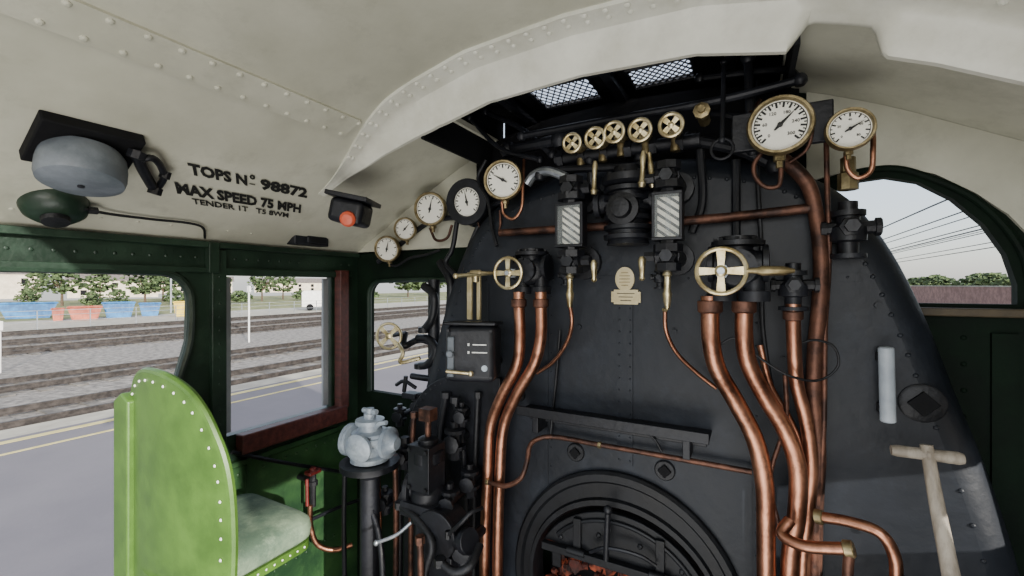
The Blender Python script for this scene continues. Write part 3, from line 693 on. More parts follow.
def rod(pts,r,lab,name='control_rod',m='black',ends=True,cat='rod'):
    P3=[P(*p) for p in pts]; g=G().tube(P3,r,10)
    if ends:
        for q in (P3[0],P3[-1]): g.sphere(q,r*1.6,10)
    thing(name,lab,cat,[part('rod',g,m)])
rod([(522,136,1.34),(620,118,1.32),(720,100,1.3),(800,80,1.3)],.011,'long black operating rod spanning the top of the backhead')
rod([(508,150,1.40),(560,140,1.36)],.02,'short thick black shaft below the operating rod')
rod([(470,118,1.38),(500,148,1.36),(540,160,1.34)],.008,'slanting black rod under the ventilator')
rod([(486,112,1.45),(520,128,1.40),(552,155,1.36)],.01,'second slanting black rod under the ventilator')
rod([(540,175,1.33),(560,170,1.33),(600,168,1.33),(640,166,1.33)],.013,'black pipe linking the manifold fittings',name='steam_pipe')
rod([(527,184,1.33),(534,175,1.33),(548,171,1.32),(566,177,1.32)],.015,'polished bent steel pipe beside the water gauge',name='steam_pipe',m='steel',ends=False,cat='pipe')
rod([(724,62,1.30),(723,100,1.28),(722,140,1.26)],.006,'thin black hanging hook rod',name='hook_rod')
rod([(748,58,1.34),(750,110,1.34),(753,150,1.34)],.012,'vertical black support rod from the roof',name='support_rod')
rod([(690,140,1.36),(740,150,1.35),(775,165,1.35)],.016,'short black pipe behind the large gauge',name='steam_pipe')
rod([(736,160,1.38),(736,240,1.38)],.012,'vertical black pipe feeding the steam valve',name='steam_pipe',ends=False,cat='pipe')
rod([(590,160,1.34),(592,185,1.34),(598,205,1.36)],.012,'black branch pipe dropping from the manifold',name='steam_pipe')
rod([(640,158,1.34),(648,175,1.34),(655,180,1.3)],.012,'black branch pipe to the second water gauge',name='steam_pipe')
rod([(700,150,1.37),(702,205,1.37),(692,232,1.38)],.012,'black branch pipe beside the second water gauge',name='steam_pipe',ends=False,cat='pipe')
c=P(722,149,1.26); g=G().tube([c+Vector((.026*math.cos(i*math.pi/10),0,.026*math.sin(i*math.pi/10))) for i in range(20)],.004,8,closed=True,sm=False); thing('pull_ring','black steel pull ring hanging from a rod','ring',[part('ring',g,'black')])
c=P(702,112,1.30); g=G().lathe(c,(0,-1,0),[(.016,-.08),(.016,0),(.022,.002),(.022,.014),(.010,.016),(.010,.03)],8); thing('rod_end_nut','dull hexagonal end nut on the operating shaft','nut',[part('nut',g,'brassd')])
c=P(650,160,1.28); g=G().lathe(c,(.1,0,-1),[(.006,-.02),(.006,.0),(.009,.02),(.007,.06),(.011,.07),(.006,.08)],12); thing('blower_handle','slim brass hanging handle above the water gauge','handle',[part('handle',g,'brass')])
rod([(800,80,1.32),(785,70,1.36),(700,78,1.38)],.010,'short black pipe joining the ventilator frame',name='steam_pipe')
# grab handle & hammer
a=P(886,347,1.365); b=P(888,422,1.365); g=G().lathe(b,a-b,[(.013,0),(.016,.003),(.016,(a-b).length-.003),(.013,(a-b).length)],16)
ps=[part('bar',g,'bar')]
for s_ in (.15,.85): q=b.lerp(a,s_); ps.append(part('mounting',G().box(q+Vector((0,.022,0)),(.03,.03,.02)),'black'))
thing('grab_handle','short pale grey straight vertical tube on the backhead','handle',ps)
a=P(891,450,1.22); b=P(964,459,1.22); m_=(a+b)/2
g=G(); g.lathe(a,b-a,[(.010,0),(.012,.01),(.012,.05),(.017,.06),(.017,(b-a).length-.06),(.012,(b-a).length-.05),(.013,(b-a).length-.008),(.010,(b-a).length)],14)
hp=P(975,700,1.08); sh=G().tube([m_+Vector((0,0,.02)),P(936,500,1.20),P(950,570,1.16),hp,Vector((hp.x+.05,hp.y-.12,.02))],lambda t:.011+.007*t,12)
thing('coal_pick_hammer','long wooden-shafted hammer leaning on the backhead','hammer',[part('head',g,'haft',label='worn grey steel crosshead'),part('haft',sh,'haft')])
# ------------- roof-mounted items
p=PR(84,142); t,n=rooftan(p.x)
R=Matrix((t,Vector((0,1,0)),-n)).transposed()
bp=G().box(p+n*.015,(.15,.19,.03),R)
dc=p+n*.03-t*.015
dm=G().lathe(dc,Vector((.25,-.15,-1)),[(.07,-.01),(.080,.006),(.083,.030),(.083,.058),(.079,.072),(.062,.080),(.03,.082),(.0001,.082)],36)
cl=G().lathe(dc+Vector((.25,-.15,-1)).normalized()*.081,Vector((.25,-.15,-1)),[(.007,0),(.007,.004),(.0001,.006)],12)
thing('roof_sounder','black square roof plate with hanging grey round dome','sounder',[part('mounting_plate',bp,'dark',.004),part('dome',dm,'greyd'),part('centre_cap',cl,'black')])
p=PR(55,204); t,n=rooftan(p.x); ax=Vector((.45,-.1,-1)).normalized()
g=G().lathe(p-ax*.01,ax,[(.066,-.01),(.070,.0),(.070,.020),(.064,.036),(.048,.050),(.03,.055),(.0001,.056)],30); g2=G().lathe(p+ax*.046,ax,[(.030,0),(.028,.012),(.0001,.014)],20)
thing('bulkhead_lamp','dark green round bowl lamp below the grey dome','lamp',[part('housing',g,'green'),part('lens',g2,'iron')])
def PRn(u,v,o): return PR(u,v,o)
g=G().tube([PRn(84,209,.035),PRn(110,214,.02),PRn(150,219,.015),PRn(194,224,.015),PRn(203,228,.015),PRn(205,238,.01)],.0042,8); g.nut(PRn(88,210,.03),(0,1,0),.011,.02)
thing('roof_conduit','thin dark cable conduit clipped under the roof','conduit',[part('conduit',g,'iron')])
g=G().tube([PRn(135,152,.04),PRn(143,170,.04),PRn(152,186,.03)],.013,12); g.tube([PRn(138,160,.04),PRn(152,158,.04),PRn(164,176,.03),PRn(155,192,.02)],.009,12)
for q,r_ in ((PRn(135,154,.04),.020),(PRn(154,190,.03),.018),(PRn(164,174,.03),.014)): g.lathe(q-Vector((0,0,.012)),(.2,.2,1),[(r_,0),(r_,.02)],8)
thing('roof_pipe_elbow','black threaded pipe elbow fixed to the roof','pipe',[part('elbow',g,'black')])
def rtext(s,u0,v0,u1,v1,hpx,bold=.05):
    a=PR(u0,v0,.004); b=PR(u1,v1,.004); Xm=(a.x+b.x)/2; t,n=rooftan(Xm); c=Vector((Xm,(a.y+b.y)/2,H+roofz(Xm)))+n*.004
    d=(c-O); h=hpx*(d.dot(Vector((-sn,cs,0))))/F
    return textG(s,c,(0,1,0),t+Vector((0,-.55,0)),width=abs(b.y-a.y),height=h,bold=bold)
g=rtext('TOPS N',188,169,247,181,16)
g2=rtext('MAX SPEED 75 MPH',177,186,299,211,15)
g3=rtext('TENDER 1T   T5 8WM',192,201,288,216,8,.03)
g4=rtext('o',249,177,255,178,7,.05); g5=rtext('98872',260,184,307,194,15.5)
for q in (g2,g3,g4,g5): g.add(q.v,q.f)
q=rtext('-',249,184,255,185,1.4); g.add(q.v,q.f)
thing('roof_stencil_lettering','black stencilled lettering with vehicle number and speed limit','lettering',[part('lettering',g,'roofink')])
# warning box
c=P(351,213,1.10); R=Matrix.Rotation(math.radians(25),3,'Z')@Matrix.Rotation(math.radians(12),3,'Y')
g=G().box(c,(.12,.11,.085),R); g2=G().box(c+R@Vector((.0,0,.05)),(.15,.14,.016),R)
kc=c+R@Vector((.02,-.055,-.025)); k2=G().lathe(kc,R@Vector((.25,-1,-.3)),[(.026,-.01),(.026,.012),(.018,.020),(.0001,.023)],20)
thing('warning_system_box','black wedge box with an orange reset knob under the roof','control box',[part('box',g,'black',.018),part('lid',g2,'black',.003),part('knob',k2,'orange')])
c=PX(308,240,XL+.05); g=G().box(c,(.06,.17,.05)); g.box(c+Vector((.035,.02,0)),(.01,.1,.03)); 
thing('junction_box','small flat black junction box above the side window','box',[part('box',g,'black',.005)])
# ------------- left end gear
c=P(389,336,1.36); r=S(389,1.36,14); w=wheelG(c,(.4,-1,0),r,.2,4,math.pi/4,1.6); st=G().cyl(c,c+Vector((-.02,.12,0)),.009); st.tube([c+Vector((-.02,.12,0)),P(404,346,1.45),P(418,340,1.5),P(440,345,1.5)],.014,10)
lv=G().tube([P(398,344,1.34),P(403,353,1.33),P(400,362,1.33),P(420,358,1.36)],.008,8); 
thing('ejector_valve','brass handwheel valve on a short stand before the front window','valve',[part('handwheel',w,'brass'),part('spindle',st,'black'),part('lever',lv,'brass')])
for pts,r,l in (([(424,286,1.48),(434,296,1.46),(432,318,1.46),(424,330,1.47)],.017,'black bent steam pipe beside the front window'),
    ([(418,338,1.49),(430,340,1.47),(436,352,1.46),(428,364,1.46),(420,366,1.48)],.017,'black curved steam pipe under the handwheel'),
    ([(434,280,1.52),(434,330,1.5),(434,380,1.48),(434,420,1.48)],.026,'vertical black steam pipe at the boiler edge'),
    ([(440,262,1.48),(450,280,1.46),(450,310,1.45),(444,345,1.44),(442,390,1.42)],.018,'black pipe descending from gauges'),
    ([(412,376,1.48),(425,378,1.47),(450,380,1.44)],.014,'horizontal black pipe leading to the instrument box')):
    P3=[P(*q) for q in pts]; g=G().tube(P3,r,12); g.lathe(P3[-1]-Vector((0,0,.012)),(0,0,1),[(r*1.3,0),(r*1.5,.002),(r*1.5,.022),(r*1.3,.024)],12)
    thing('steam_pipe',l,'pipe',[part('pipe',g,'black')])
g=G()
g.tube([P(396,385,1.40),P(404,381,1.4),P(416,388,1.4)],.008,8); g.box(P(412,395,1.42),(.07,.05,.022)); g.cyl(P(404,392,1.4),P(406,376,1.4),.009)
thing('lever_quadrant','black lever quadrant on the window ledge','lever',[part('quadrant',g,'black',.003)])
g=G()
g.box(P(470,296,1.33),(.020,.012,.17)); g.box(P(479,296,1.33),(.014,.012,.17))
h=G().cyl(P(456,276,1.31),P(492,273,1.31),.007); h.sphere(P(456,276,1.31),.012,10); h.cyl(P(476,270,1.32),P(476,282,1.32),.012)
thing('reverser_indicator','upright brass indicator strips with a cross handle','indicator',[part('strip',g,'cream',.002),part('handle',h,'brass')])
# instrument box
c=P(474,352,1.24); wx=S(476,1.24,50); R=Matrix.Rotation(math.radians(20),3,'Z')@Matrix.Rotation(math.radians(-3),3,'X')
g=G().box(c,(wx,.13,.185),R)
fx=R@Vector((1,0,0)); fn=R@Vector((0,-1,0))
lid=G().box(c+Vector((0,0,.097)),(wx*1.04,.14,.012),R)
sd=G().box(c-fx*wx*.36+fn*.068+Vector((0,0,-.01)),(wx*.14,.012,.13),R); sd.cyl(c-fx*wx*.36+fn*.074,c-fx*wx*.36+fn*.088,.012)
bl_=G().cyl(c-fx*wx*.42+fn*.085+Vector((0,0,-.055)),c+fx*wx*.06+fn*.085+Vector((0,0,-.06)),.006); bl_.sphere(c+fx*wx*.06+fn*.085+Vector((0,0,-.06)),.010,10)
tx=G()
for k,(w_,z_) in enumerate(((.045,.030),(.050,.005))): tx.box(c+fx*wx*.20+fn*.0662+Vector((0,0,z_)),(w_,.001,.0035),R); tx.box(c+fx*(wx*.20-.036)+fn*.0662+Vector((0,0,z_)),(.006,.001,.008),R)
dd=G().lathe(c+fx*wx*.30+fn*.066+Vector((0,0,-.045)),fn,[(.010,0),(.010,.003)],14)
bl=G()
for sx in (-1,1):
    for sz in (-1,1): bl.nut(c+fx*wx*.42*sx+fn*.065+Vector((0,0,.074*sz)),fn,.005,.005)
mt=G().cyl(c+Vector((0,.05,-.05)),Vector((c.x,YB,c.z-.05)),.02)
thing('speed_recorder_box','black instrument box with grey side plate on the backhead','instrument box',[part('box',g,'black',.022),part('lid',lid,'black',.005),part('cover_plate',sd,'greyd',.005),part('lever',bl_,'brass'),part('marking',tx,'white'),part('disc',dd,'grey'),part('mounting',mt,'iron')]+parts('bolt',bl,'iron'))
# brake valve grey
Yg=1.16; c=P(370,436,Yg)
g=G(); k=S(371,Yg,1)
g.lathe(c+Vector((0,0,-24*k)),(0,0,1),[(15*k,0),(19*k,1*k),(19*k,5*k),(14*k,7*k),(14*k,16*k),(17*k,18*k),(17*k,20*k),(20*k,21*k),(20*k,25*k),(18*k,26*k),(18*k,29*k),(12*k,31*k),(11*k,36*k),(14*k,37*k),(14*k,41*k),(6*k,42*k),(6*k,47*k)],28)
ax=Vector((-1,-.15,0)); g.lathe(c+Vector((0,0,-6*k)),ax,[(11*k,0),(11*k,18*k),(16*k,19*k),(16*k,22*k),(15*k,22.5*k),(16*k,23*k),(16*k,26*k),(12*k,27*k),(8*k,31*k)],22)
g.lathe(c+Vector((0,0,-4*k)),-ax,[(10*k,0),(10*k,19*k),(15*k,20*k),(15*k,24*k),(10*k,26*k),(6*k,32*k)],22)
g.lathe(c+Vector((2*k,-6*k,-4*k)),(0.2,-1,-.1),[(10*k,0),(10*k,11*k),(14*k,12*k),(14*k,15*k),(8*k,18*k)],20)
b=G()
for i in range(8):
    t=i*math.pi/4; b.nut(c+Vector((17.5*k*math.cos(t),17.5*k*math.sin(t),1*k)),(0,0,1),1.6*k,3*k)
h=G().cyl(c+Vector((-9*k,0,25*k)),c+Vector((9*k,0,25*k)),2.6*k); h.cyl(c+Vector((0,0,20*k)),c+Vector((0,0,28*k)),4*k); h.tube([c+Vector((12*k,-4*k,12*k)),c+Vector((22*k,-8*k,18*k)),c+Vector((30*k,-8*k,20*k))],2.2*k,8)
thing('brake_valve','pale blue-grey cast brake valve on a round black pedestal','valve',[part('valve_body',g,'grey'),part('handle',h,'grey')]+parts('bolt',b,'steel'))
g=G(); zb=c.z-24*k; g.lathe(Vector((c.x,c.y,0.0)),(0,0,1),[(.09,0.01),(.09,.03),(.035,.04),(.035,zb-.06),(.06,zb-.03),(.105,zb-.022),(.105,zb-.001)],28)
thing('brake_pedestal','black round pedestal column carrying the brake valve','pedestal',[part('column',g,'black')])
pipe([(395,455,1.24),(396,520,1.24),(394,760,1.24)],.010,'copperd',lab='dull copper pipe beside the brake pedestal',name='copper_pipe')
pipe([(378,470,1.22),(380,520,1.22),(378,560,1.22),(376,760,1.2)],.007,'copper',lab='thin copper pipe beside the brake pedestal')
pipe([(345,470,1.3),(344,520,1.3),(346,760,1.3)],.010,'black',lab='upright black pipe behind the brake pedestal')
c=PX(313,474,XL+.10); g=G().lathe(c+Vector((0,0,-.05)),(0,0,1),[(.012,-.09),(.012,0),(.020,.002),(.020,.02),(.013,.022),(.013,.05)],8); g.cyl(c+Vector((0,0,-.03)),Vector((XL,c.y,c.z-.03)),.012)
h=G().box(c+Vector((0,0,.010)),(.04,.06,.018)); h.lathe(c+Vector((0,0,0)),(0,0,1),[(.016,0),(.016,.026),(.01,.03)],12)
l=G().cyl(c+Vector((0,-.03,-.01)),c+Vector((.01,-.035,-.12)),.007)
thing('hose_tap','red-handled tap on the green cab side','tap',[part('tap_body',g,'iron'),part('handle',h,'red',.006),part('lever',l,'red')])
def pxpipe(pts,r,m,lab,name='copper_pipe'):
    g=G().tube([PX(*q) for q in pts],r,12); thing(name,lab,'pipe',[part('pipe',g,m)])
pxpipe([(310,505,XL+.1),(311,528,XL+.1),(318,545,XL+.12),(335,550,XL+.16),(352,545,XL+.2)],.011,'copper','short copper pipe curving below the red tap')
pxpipe([(310,520,XL+.1),(345,505,XL+.1),(375,495,XL+.15)],.008,'black','dark green sloping pipe on the cab side','cable')
pxpipe([(232,452,XL+.04),(280,462,XL+.04),(330,470,XL+.04),(380,478,XL+.04)],.008,'black','thin black pipe clipped along the cab side','cable')
# machinery
def mach():
    Y=1.15
    c=P(428,470,Y); k=S(428,Y,1)
    b=G(); b.lathe(c+Vector((0,0,-110*k)),(0,0,1),[(13*k,0),(13*k,60*k),(17*k,62*k),(17*k,92*k),(13*k,96*k),(13*k,118*k),(16*k,120*k),(16*k,130*k),(10*k,134*k),(10*k,142*k),(6*k,144*k)],16)
    b.box(c+Vector((0,-2*k,6*k)),(26*k,26*k,44*k)); b.box(c+Vector((0,-4*k,-34*k)),(40*k,30*k,14*k))
    b.lathe(c+Vector((0,0,-20*k)),(-1,-.3,0),[(9*k,0),(9*k,16*k),(15*k,17*k),(15*k,22*k),(8*k,24*k)],18)
    b.lathe(c+Vector((0,0,-50*k)),(1,-.3,.1),[(10*k,0),(10*k,22*k),(15*k,23*k),(15*k,29*k),(7*k,31*k)],18)
    t=G(); t.cyl(c+Vector((0,0,34*k)),c+Vector((0,0,62*k)),3*k); t.box(c+Vector((0,0,56*k)),(14*k,12*k,12*k))
    l=G(); l.tube([c+Vector((-4*k,-20*k,-44*k)),c+Vector((-14*k,-28*k,-54*k)),c+Vector((-34*k,-36*k,-64*k))],1.7*k,8)
    l.sphere(c+Vector((-34*k,-36*k,-64*k)),2.8*k,10)
    bo=G()
    for sx in (-1,1):
        for sz in (-1,1): bo.nut(c+Vector((10*k*sx,-15*k,6*k+18*k*sz)),(0,-1,0),2*k,2.5*k)
    thing('steam_brake_valve','black cast brake valve assembly with steel lever','valve',[part('valve_body',b,'black',.002),part('spindle_block',t,'copperd'),part('lever',l,'steel')]+parts('bolt',bo,'iron'))
mach()
c=P(442,530,1.12); k=S(442,1.12,1); g=G()
g.lathe(c,(0,-1,0),[(20*k,-20*k),(20*k,6*k),(24*k,7*k),(24*k,12*k),(12*k,14*k)],20); g.lathe(c+Vector((0,0,-10*k)),(1,-.2,.35),[(8*k,0),(8*k,34*k),(12*k,35*k),(12*k,42*k)],14); g.box(c+Vector((0,10*k,-55*k)),(34*k,36*k,70*k))
thing('lubricator','black cylindrical lubricator casting near the floor','lubricator',[part('lubricator_body',g,'black',.003)])
for (u,v,Y,s) in ((455,440,1.3,.026),(470,480,1.28,.022),(412,492,1.2,.024),(404,455,1.3,.02),(465,545,1.15,.024),(385,500,1.25,.02),(450,500,1.18,.022),(400,415,1.4,.018),(418,405,1.42,.018),(462,415,1.33,.018)):
    c=P(u,v,Y); g=G(); g.lathe(c,(0,0,1),[(s,-s*2.5),(s,-s*1.2),(s*1.6,-s*1.1),(s*1.6,-s*.6),(s,-s*.5),(s,s),(s*1.5,s*1.1),(s*1.5,s*1.6),(s*.6,s*1.8),(s*.6,s*2.6)],10); g.lathe(c,(.3,-1,0),[(s*.8,0),(s*.8,s*1.5),(s*1.2,s*1.6),(s*1.2,s*2.1),(s*.4,s*2.2)],8)
    g.cyl(c,c+Vector((0,.1,0)),s*.7)
    thing('pipe_fitting','black cast pipe fitting with hexagonal caps','valve',[part('fitting_body',g,'black')],group='black pipe fittings beside the boiler')
for pts,r,m_,l in (([(400,505,1.1),(420,522,1.08),(432,545,1.06),(425,575,1.05),(425,800,1.05)],.012,'iron','bent black steel feed pipe'),
   ([(448,535,1.05),(462,522,1.04),(472,512,1.06),(482,508,1.1)],.006,'iron','dark steel feed pipe with bend'),
   ([(420,540,1.04),(421,575,1.03),(421,800,1.03)],.010,'copperd','upright copper drain pipe near the floor'),
   ([(440,562,1.02),(455,572,1.02),(470,566,1.04),(480,545,1.1)],.012,'iron','curved black drain hose near the floor'),
   ([(372,512,1.15),(378,530,1.14),(382,560,1.12),(384,760,1.12)],.010,'black','slim black pipe behind the lever'),
   ([(405,440,1.3),(398,470,1.3),(400,520,1.28),(396,760,1.25)],.012,'black','black upright pipe by the boiler edge'),
   ([(414,415,1.32),(412,450,1.3),(411,520,1.3),(410,760,1.3)],.010,'copperd','dull copper upright pipe by the boiler edge'),
   ([(455,400,1.33),(462,440,1.33),(466,500,1.33),(468,760,1.33)],.012,'black','black vertical pipe on the backhead'),
   ([(446,395,1.35),(440,440,1.34),(444,500,1.32),(446,760,1.3)],.014,'black','second black vertical pipe on the backhead'),
   ([(478,395,1.35),(476,440,1.35),(474,500,1.34),(474,760,1.33)],.010,'iron','third dark vertical pipe on the backhead')):
    g=G().tube(ground([P(*q) for q in pts],pts),r,12); q=P(*pts[0]); g.nut(q-Vector((0,0,.01)),(0,0,1),r*1.5,.022)
    thing('feed_pipe',l,'pipe',[part('pipe',g,m_)])
g=G(); pl=[P(u,v,1.37) for u,v in ((402,700),(404,470),(412,410),(428,386),(450,376),(500,378),(500,700))]
pl[0].z=.02; pl[-1].z=.02
g.prism(smooth(pl[1:6],3)+[pl[6],pl[0]],(0,.02,0)); rv=G()
for q in smooth(pl[1:6],4): rv.rivet(q+Vector((.012,0,-.012)),(0,-1,0),.005)
thing('cladding_plate','black riveted cladding plate below the instrument box','plate',[part('plate',g,'black',.004),part('rivet_row',rv,'black')])
# ------------- seat
YS=.62
def SB(u,v,Y=YS): return P(u,v,Y)
edge=[(131,600),(128,540),(126,460),(127,405),(133,383),(145,372),(160,371),(178,378),(194,392),(205,412),(213,436),(219,460),(223,490),(225,540),(224,600)]
pts=[SB(u,v) for u,v in edge]
x0=min(p.x for p in pts); x1=max(p.x for p in pts); xm=(x0+x1)/2; hwid=(x1-x0)/2
def bend(p,off=0): 
    q=(p.x-xm)/hwid; return Vector((p.x,p.y+.035*q*q-.025+off,p.z))
sp=smooth(pts,5); top=max(p.z for p in sp); bot=min(p.z for p in sp)
il=max(range(len(sp)),key=lambda i:sp[i].z)
Lp=sp[:il+1]; Rp=sp[il:][::-1]
def xat(l,z):
    best=None
    for a,b in zip(l,l[1:]):
        if min(a.z,b.z)-1e-6<=z<=max(a.z,b.z)+1e-6:
            t=0 if abs(b.z-a.z)<1e-7 else (z-a.z)/(b.z-a.z); best=a.x+(b.x-a.x)*t
    return best if best is not None else l[-1].x
g=G(); NR=30; NC=14; th=.022
front=[];back=[]
for i in range(NR+1):
    z=top-.0005-(top-bot-.001)*(i/NR)**1.5; a=xat(Lp,z); b=xat(Rp,z)
    for j in range(NC+1):
        x=a+(b-a)*j/NC; p=bend(Vector((x,YS,z))); front.append(p); back.append(p+Vector((0,th,0)))
nv=len(front); fs=[]
for i in range(NR):
    for j in range(NC):
        q=(i*(NC+1)+j,i*(NC+1)+j+1,(i+1)*(NC+1)+j+1,(i+1)*(NC+1)+j); fs.append(q); fs.append(tuple(k+nv for k in q)[::-1])
per=[j for j in range(NC+1)]+[i*(NC+1)+NC for i in range(1,NR+1)]+[NR*(NC+1)+j for j in range(NC-1,-1,-1)]+[i*(NC+1) for i in range(NR-1,0,-1)]
for a,b in zip(per,per[1:]+per[:1]): fs.append((a,b,b+nv,a+nv))
g.add(front+back,fs)
rv=G(); acc=0
cen=Vector((xm,YS,(top+bot)/2-.1))
prev=None
for p in sp:
    if prev is not None: acc+=(p-prev).length
    prev=p
    if acc>.042:
        acc=0; q=p+(cen-p).normalized()*.024; rv.rivet(bend(q,-.001),(0,-1,0),.0042)
rim=G().tube([bend(p,.01) for p in sp],.011,8,sm=False)
zt=-.735
cu=G(); x0c=-1.60; x1c=-1.235
def rr(x0,x1,y0,y1,r,z):
    out=[]
    for cx_,cy_,a in ((x1-r,y1-r,0),(x0+r,y1-r,90),(x0+r,y0+r,180),(x1-r,y0+r,270)):
        for i in range(6): t=math.radians(a+i*18); out.append(W(cx_+r*math.cos(t),cy_+r*math.sin(t),z))
    return out
y0c=.65;y1c=.95
cu.ringset([rr(x0c+.01,x1c-.01,y0c+.01,y1c-.01,.05,zt-.078),rr(x0c-.004,x1c+.004,y0c,y1c+.004,.055,zt-.066),rr(x0c-.008,x1c+.008,y0c-.004,y1c+.008,.06,zt-.042),rr(x0c-.004,x1c+.004,y0c,y1c+.004,.06,zt-.02),rr(x0c+.012,x1c-.012,y0c+.012,y1c-.012,.055,zt-.004),rr(x0c+.04,x1c-.04,y0c+.04,y1c-.04,.05,zt+.005),rr(x0c+.09,x1c-.09,y0c+.08,y1c-.08,.04,zt+.010)])
bs=G(); bs.ringset([rr(x0c,x1c,y0c,y1c,.05,zt-.105),rr(x0c,x1c,y0c,y1c,.05,zt-.079)])
rvc=G()
for i in range(9): rvc.rivet(W(x1c-.001,y0c+.06+i*.025,zt-.092),(1,0,0),.0035)
leg=G(); leg.cyl(W(-1.42,.8,-1.55),W(-1.42,.8,zt-.105),.03); leg.cyl(W(-1.42,.8,-1.55),W(-1.42,.8,-1.53),.10)
leg.box(W(-1.42,.66,zt-.09),(.3,.06,.03))
sidep=G()
sidep.prism([SB(113,400,.60),SB(113,640,.60),SB(127,640,.60),SB(127,402,.60),SB(120,393,.60)],(0,.05,0))
thing('bucket_chair','green riveted steel bucket chair with worn grey-green cushion','chair',[part('backrest',g,'seatg',kids=[part('rivet_row',rv,'white'),part('rim',rim,'seatg')]),part('side_panel',sidep,'seatg',.006),part('cushion',cu,'cush'),part('chair_pan',bs,'seatg',kids=[part('rivet_row',rvc,'white')]),part('pedestal',leg,'black')])
# ================================================= OUTSIDE
ZP=-1.9; ZG=-2.8
g=G(); g.box(W(-5.0,40,ZP-.5),(6.2,130,1.0)); struct('trim_21',g,'platform')
g=G(); g.box(W(-8.35,40,ZP-.45),(.5,130,.90)); 
thing('platform_coping','pale concrete coping stones along the platform edge','platform edge',[part('coping',g,'edge')])
g=G(); g.box(W(-7.9,40,ZP+.003),(.12,130,.004)); thing('platform_line','faded yellow safety line painted on the platform','line',[part('line',g,'yellow')])
g=G(); g.box(W(-7.35,40,ZP+.003),(.06,130,.004)); thing('platform_line','thin faded yellow line painted on the platform','line',[part('line',g,'yellow')])
g=G(); g.box(W(1,60,ZG-.1),(79.5,400,.2)); thing('ballast_ground','grey stone track ballast covering the railway ground','ballast',[part('ballast',g,'ballast')],kind='stuff')
def track(x,y0=-25,y1=110):
    g=G(); r2=G(); s_=G()
    for gg,dx in ((g,-.72),(r2,.72)):
        gg.box(W(x+dx,(y0+y1)/2,ZG+.17),(.07,y1-y0,.04)); gg.box(W(x+dx,(y0+y1)/2,ZG+.10),(.03,y1-y0,.10)); gg.box(W(x+dx,(y0+y1)/2,ZG+.052),(.13,y1-y0,.03))
    y=y0
    while y<y1: s_.box(W(x,y,ZG+.018),(2.5,.25,.03)); y+=.7
    o=thing('railway_track','dark steel railway track on concrete sleepers','railway track',[part('rail',g,'rail'),part('rail',r2,'rail'),part('sleeper_row',s_,'sleeper')],group='railway tracks beside the platform')
    for c_ in o.children:
        if c_.name.startswith('sleeper'): c_['kind']='stuff'
for x in (-13.2,-17.6,-26.5,-30.5,-36): track(x)
track(9); track(14)
g=G(); g.box(W(-79.5,40,ZG-.09),(60,240,.2)); thing('grass_verge','dry grassy verge beyond the railway','grass',[part('grass',g,'grass')],kind='stuff')
g=G(); g.box(W(-44.2,40,ZG-.08),(10.2,240,.2)); thing('access_road','pale tarmac access road beside the yard','road',[part('road',g,'edge')])
def onG(u,t): 
    d=ray(u,CY); return Vector((d.x*t,d.y*t,H+ZG))
def skip(u,v,t,w,m,lab,h=1.25):
    p=onG(u,t); p.z+=.03; d=ray(u,CY); yaw=math.atan2(d.y,d.x)-math.pi/2; R=Matrix.Rotation(yaw,3,'Z')
    g=G(); rings=[]
    for zz,k in ((0,.72),(h,1.0)):
        rings.append([p+R@Vector((x*w/2*k,y*.9*(.8+.2*k),zz)) for x,y in ((-1,-1),(1,-1),(1,1),(-1,1))])
    g.ringset(rings,cap=False); g.add(rings[0],[(0,1,2,3)]); 
    r_=G(); q=rings[1]
    for a,b in zip(q,q[1:]+q[:1]): r_.cyl(a,b,.06,n=6)
    for x in (-.4,-.13,.13,.4): g.box(p+R@Vector((x*w*.8,-.86,h*.55)),(.08,.08,h*.8),R)
    thing('waste_skip',lab,'skip',[part('skip_body',g,m),part('rim',r_,m)],group='waste skips in the yard')
skip(28,0,37,3.4,'blue','open blue steel waste skip'); skip(85,0,35.5,2.0,'skipr','open rust-red steel waste skip',1.0); skip(119,0,38,2.1,'blue','open blue steel waste skip beside a red one'); skip(150,0,40,1.5,'blue','small open blue steel waste skip',1.1); skip(180,0,39.5,.9,'skipy','small yellow steel waste skip'); skip(58,0,34.5,.7,'skipr','small orange bin before the skips',.9)
skip(-40,0,46,4.0,'blue','open blue steel waste skip at the end of the yard')
def tree(u,t,h,w,lab,bush=False,pt=None):
    p=onG(u,t) if pt is None else pt; p.z+=.04; g=G(); tr=G(); rnd=random.Random(int(u*7+t)); base=0.25 if bush else h*.3
    tr.tube([p,p+Vector((.02,0,h*.3)),p+Vector((0,.1,h*.6))],lambda s_:.18*(1-s_*.6)*(h/6),8)
    for k in range(4): a=rnd.uniform(0,6.28); tr.tube([p+Vector((0,0,h*.3)),p+Vector((math.cos(a)*w*.25,math.sin(a)*w*.25,h*.62))],.05*h/6,6)
    for k in range(190):
        a=rnd.uniform(0,6.28); q=rnd.random()**.5; zz=rnd.random()
        c=p+Vector((math.cos(a)*q*w/2*math.sin(math.pi*(.15+.8*zz)),math.sin(a)*q*w/2*math.sin(math.pi*(.15+.8*zz)),base+(h-base)*zz)); o=len(g.v); r=rnd.uniform(.03,.075)*w
        if bush: c.z=max(c.z,p.z+r*1.25)
        g.sphere(c,r,6,(1,1,.8))
        for i in range(o,len(g.v)): g.v[i]+=Vector([rnd.uniform(-.5,.5)*r for _ in range(3)])
    thing('bush' if bush else 'tree',lab,'bush' if bush else 'tree',[part('foliage',g,'leaf'),part('trunk',tr,'trunk')],group='bushes on the verge' if bush else 'trees beyond the railway')
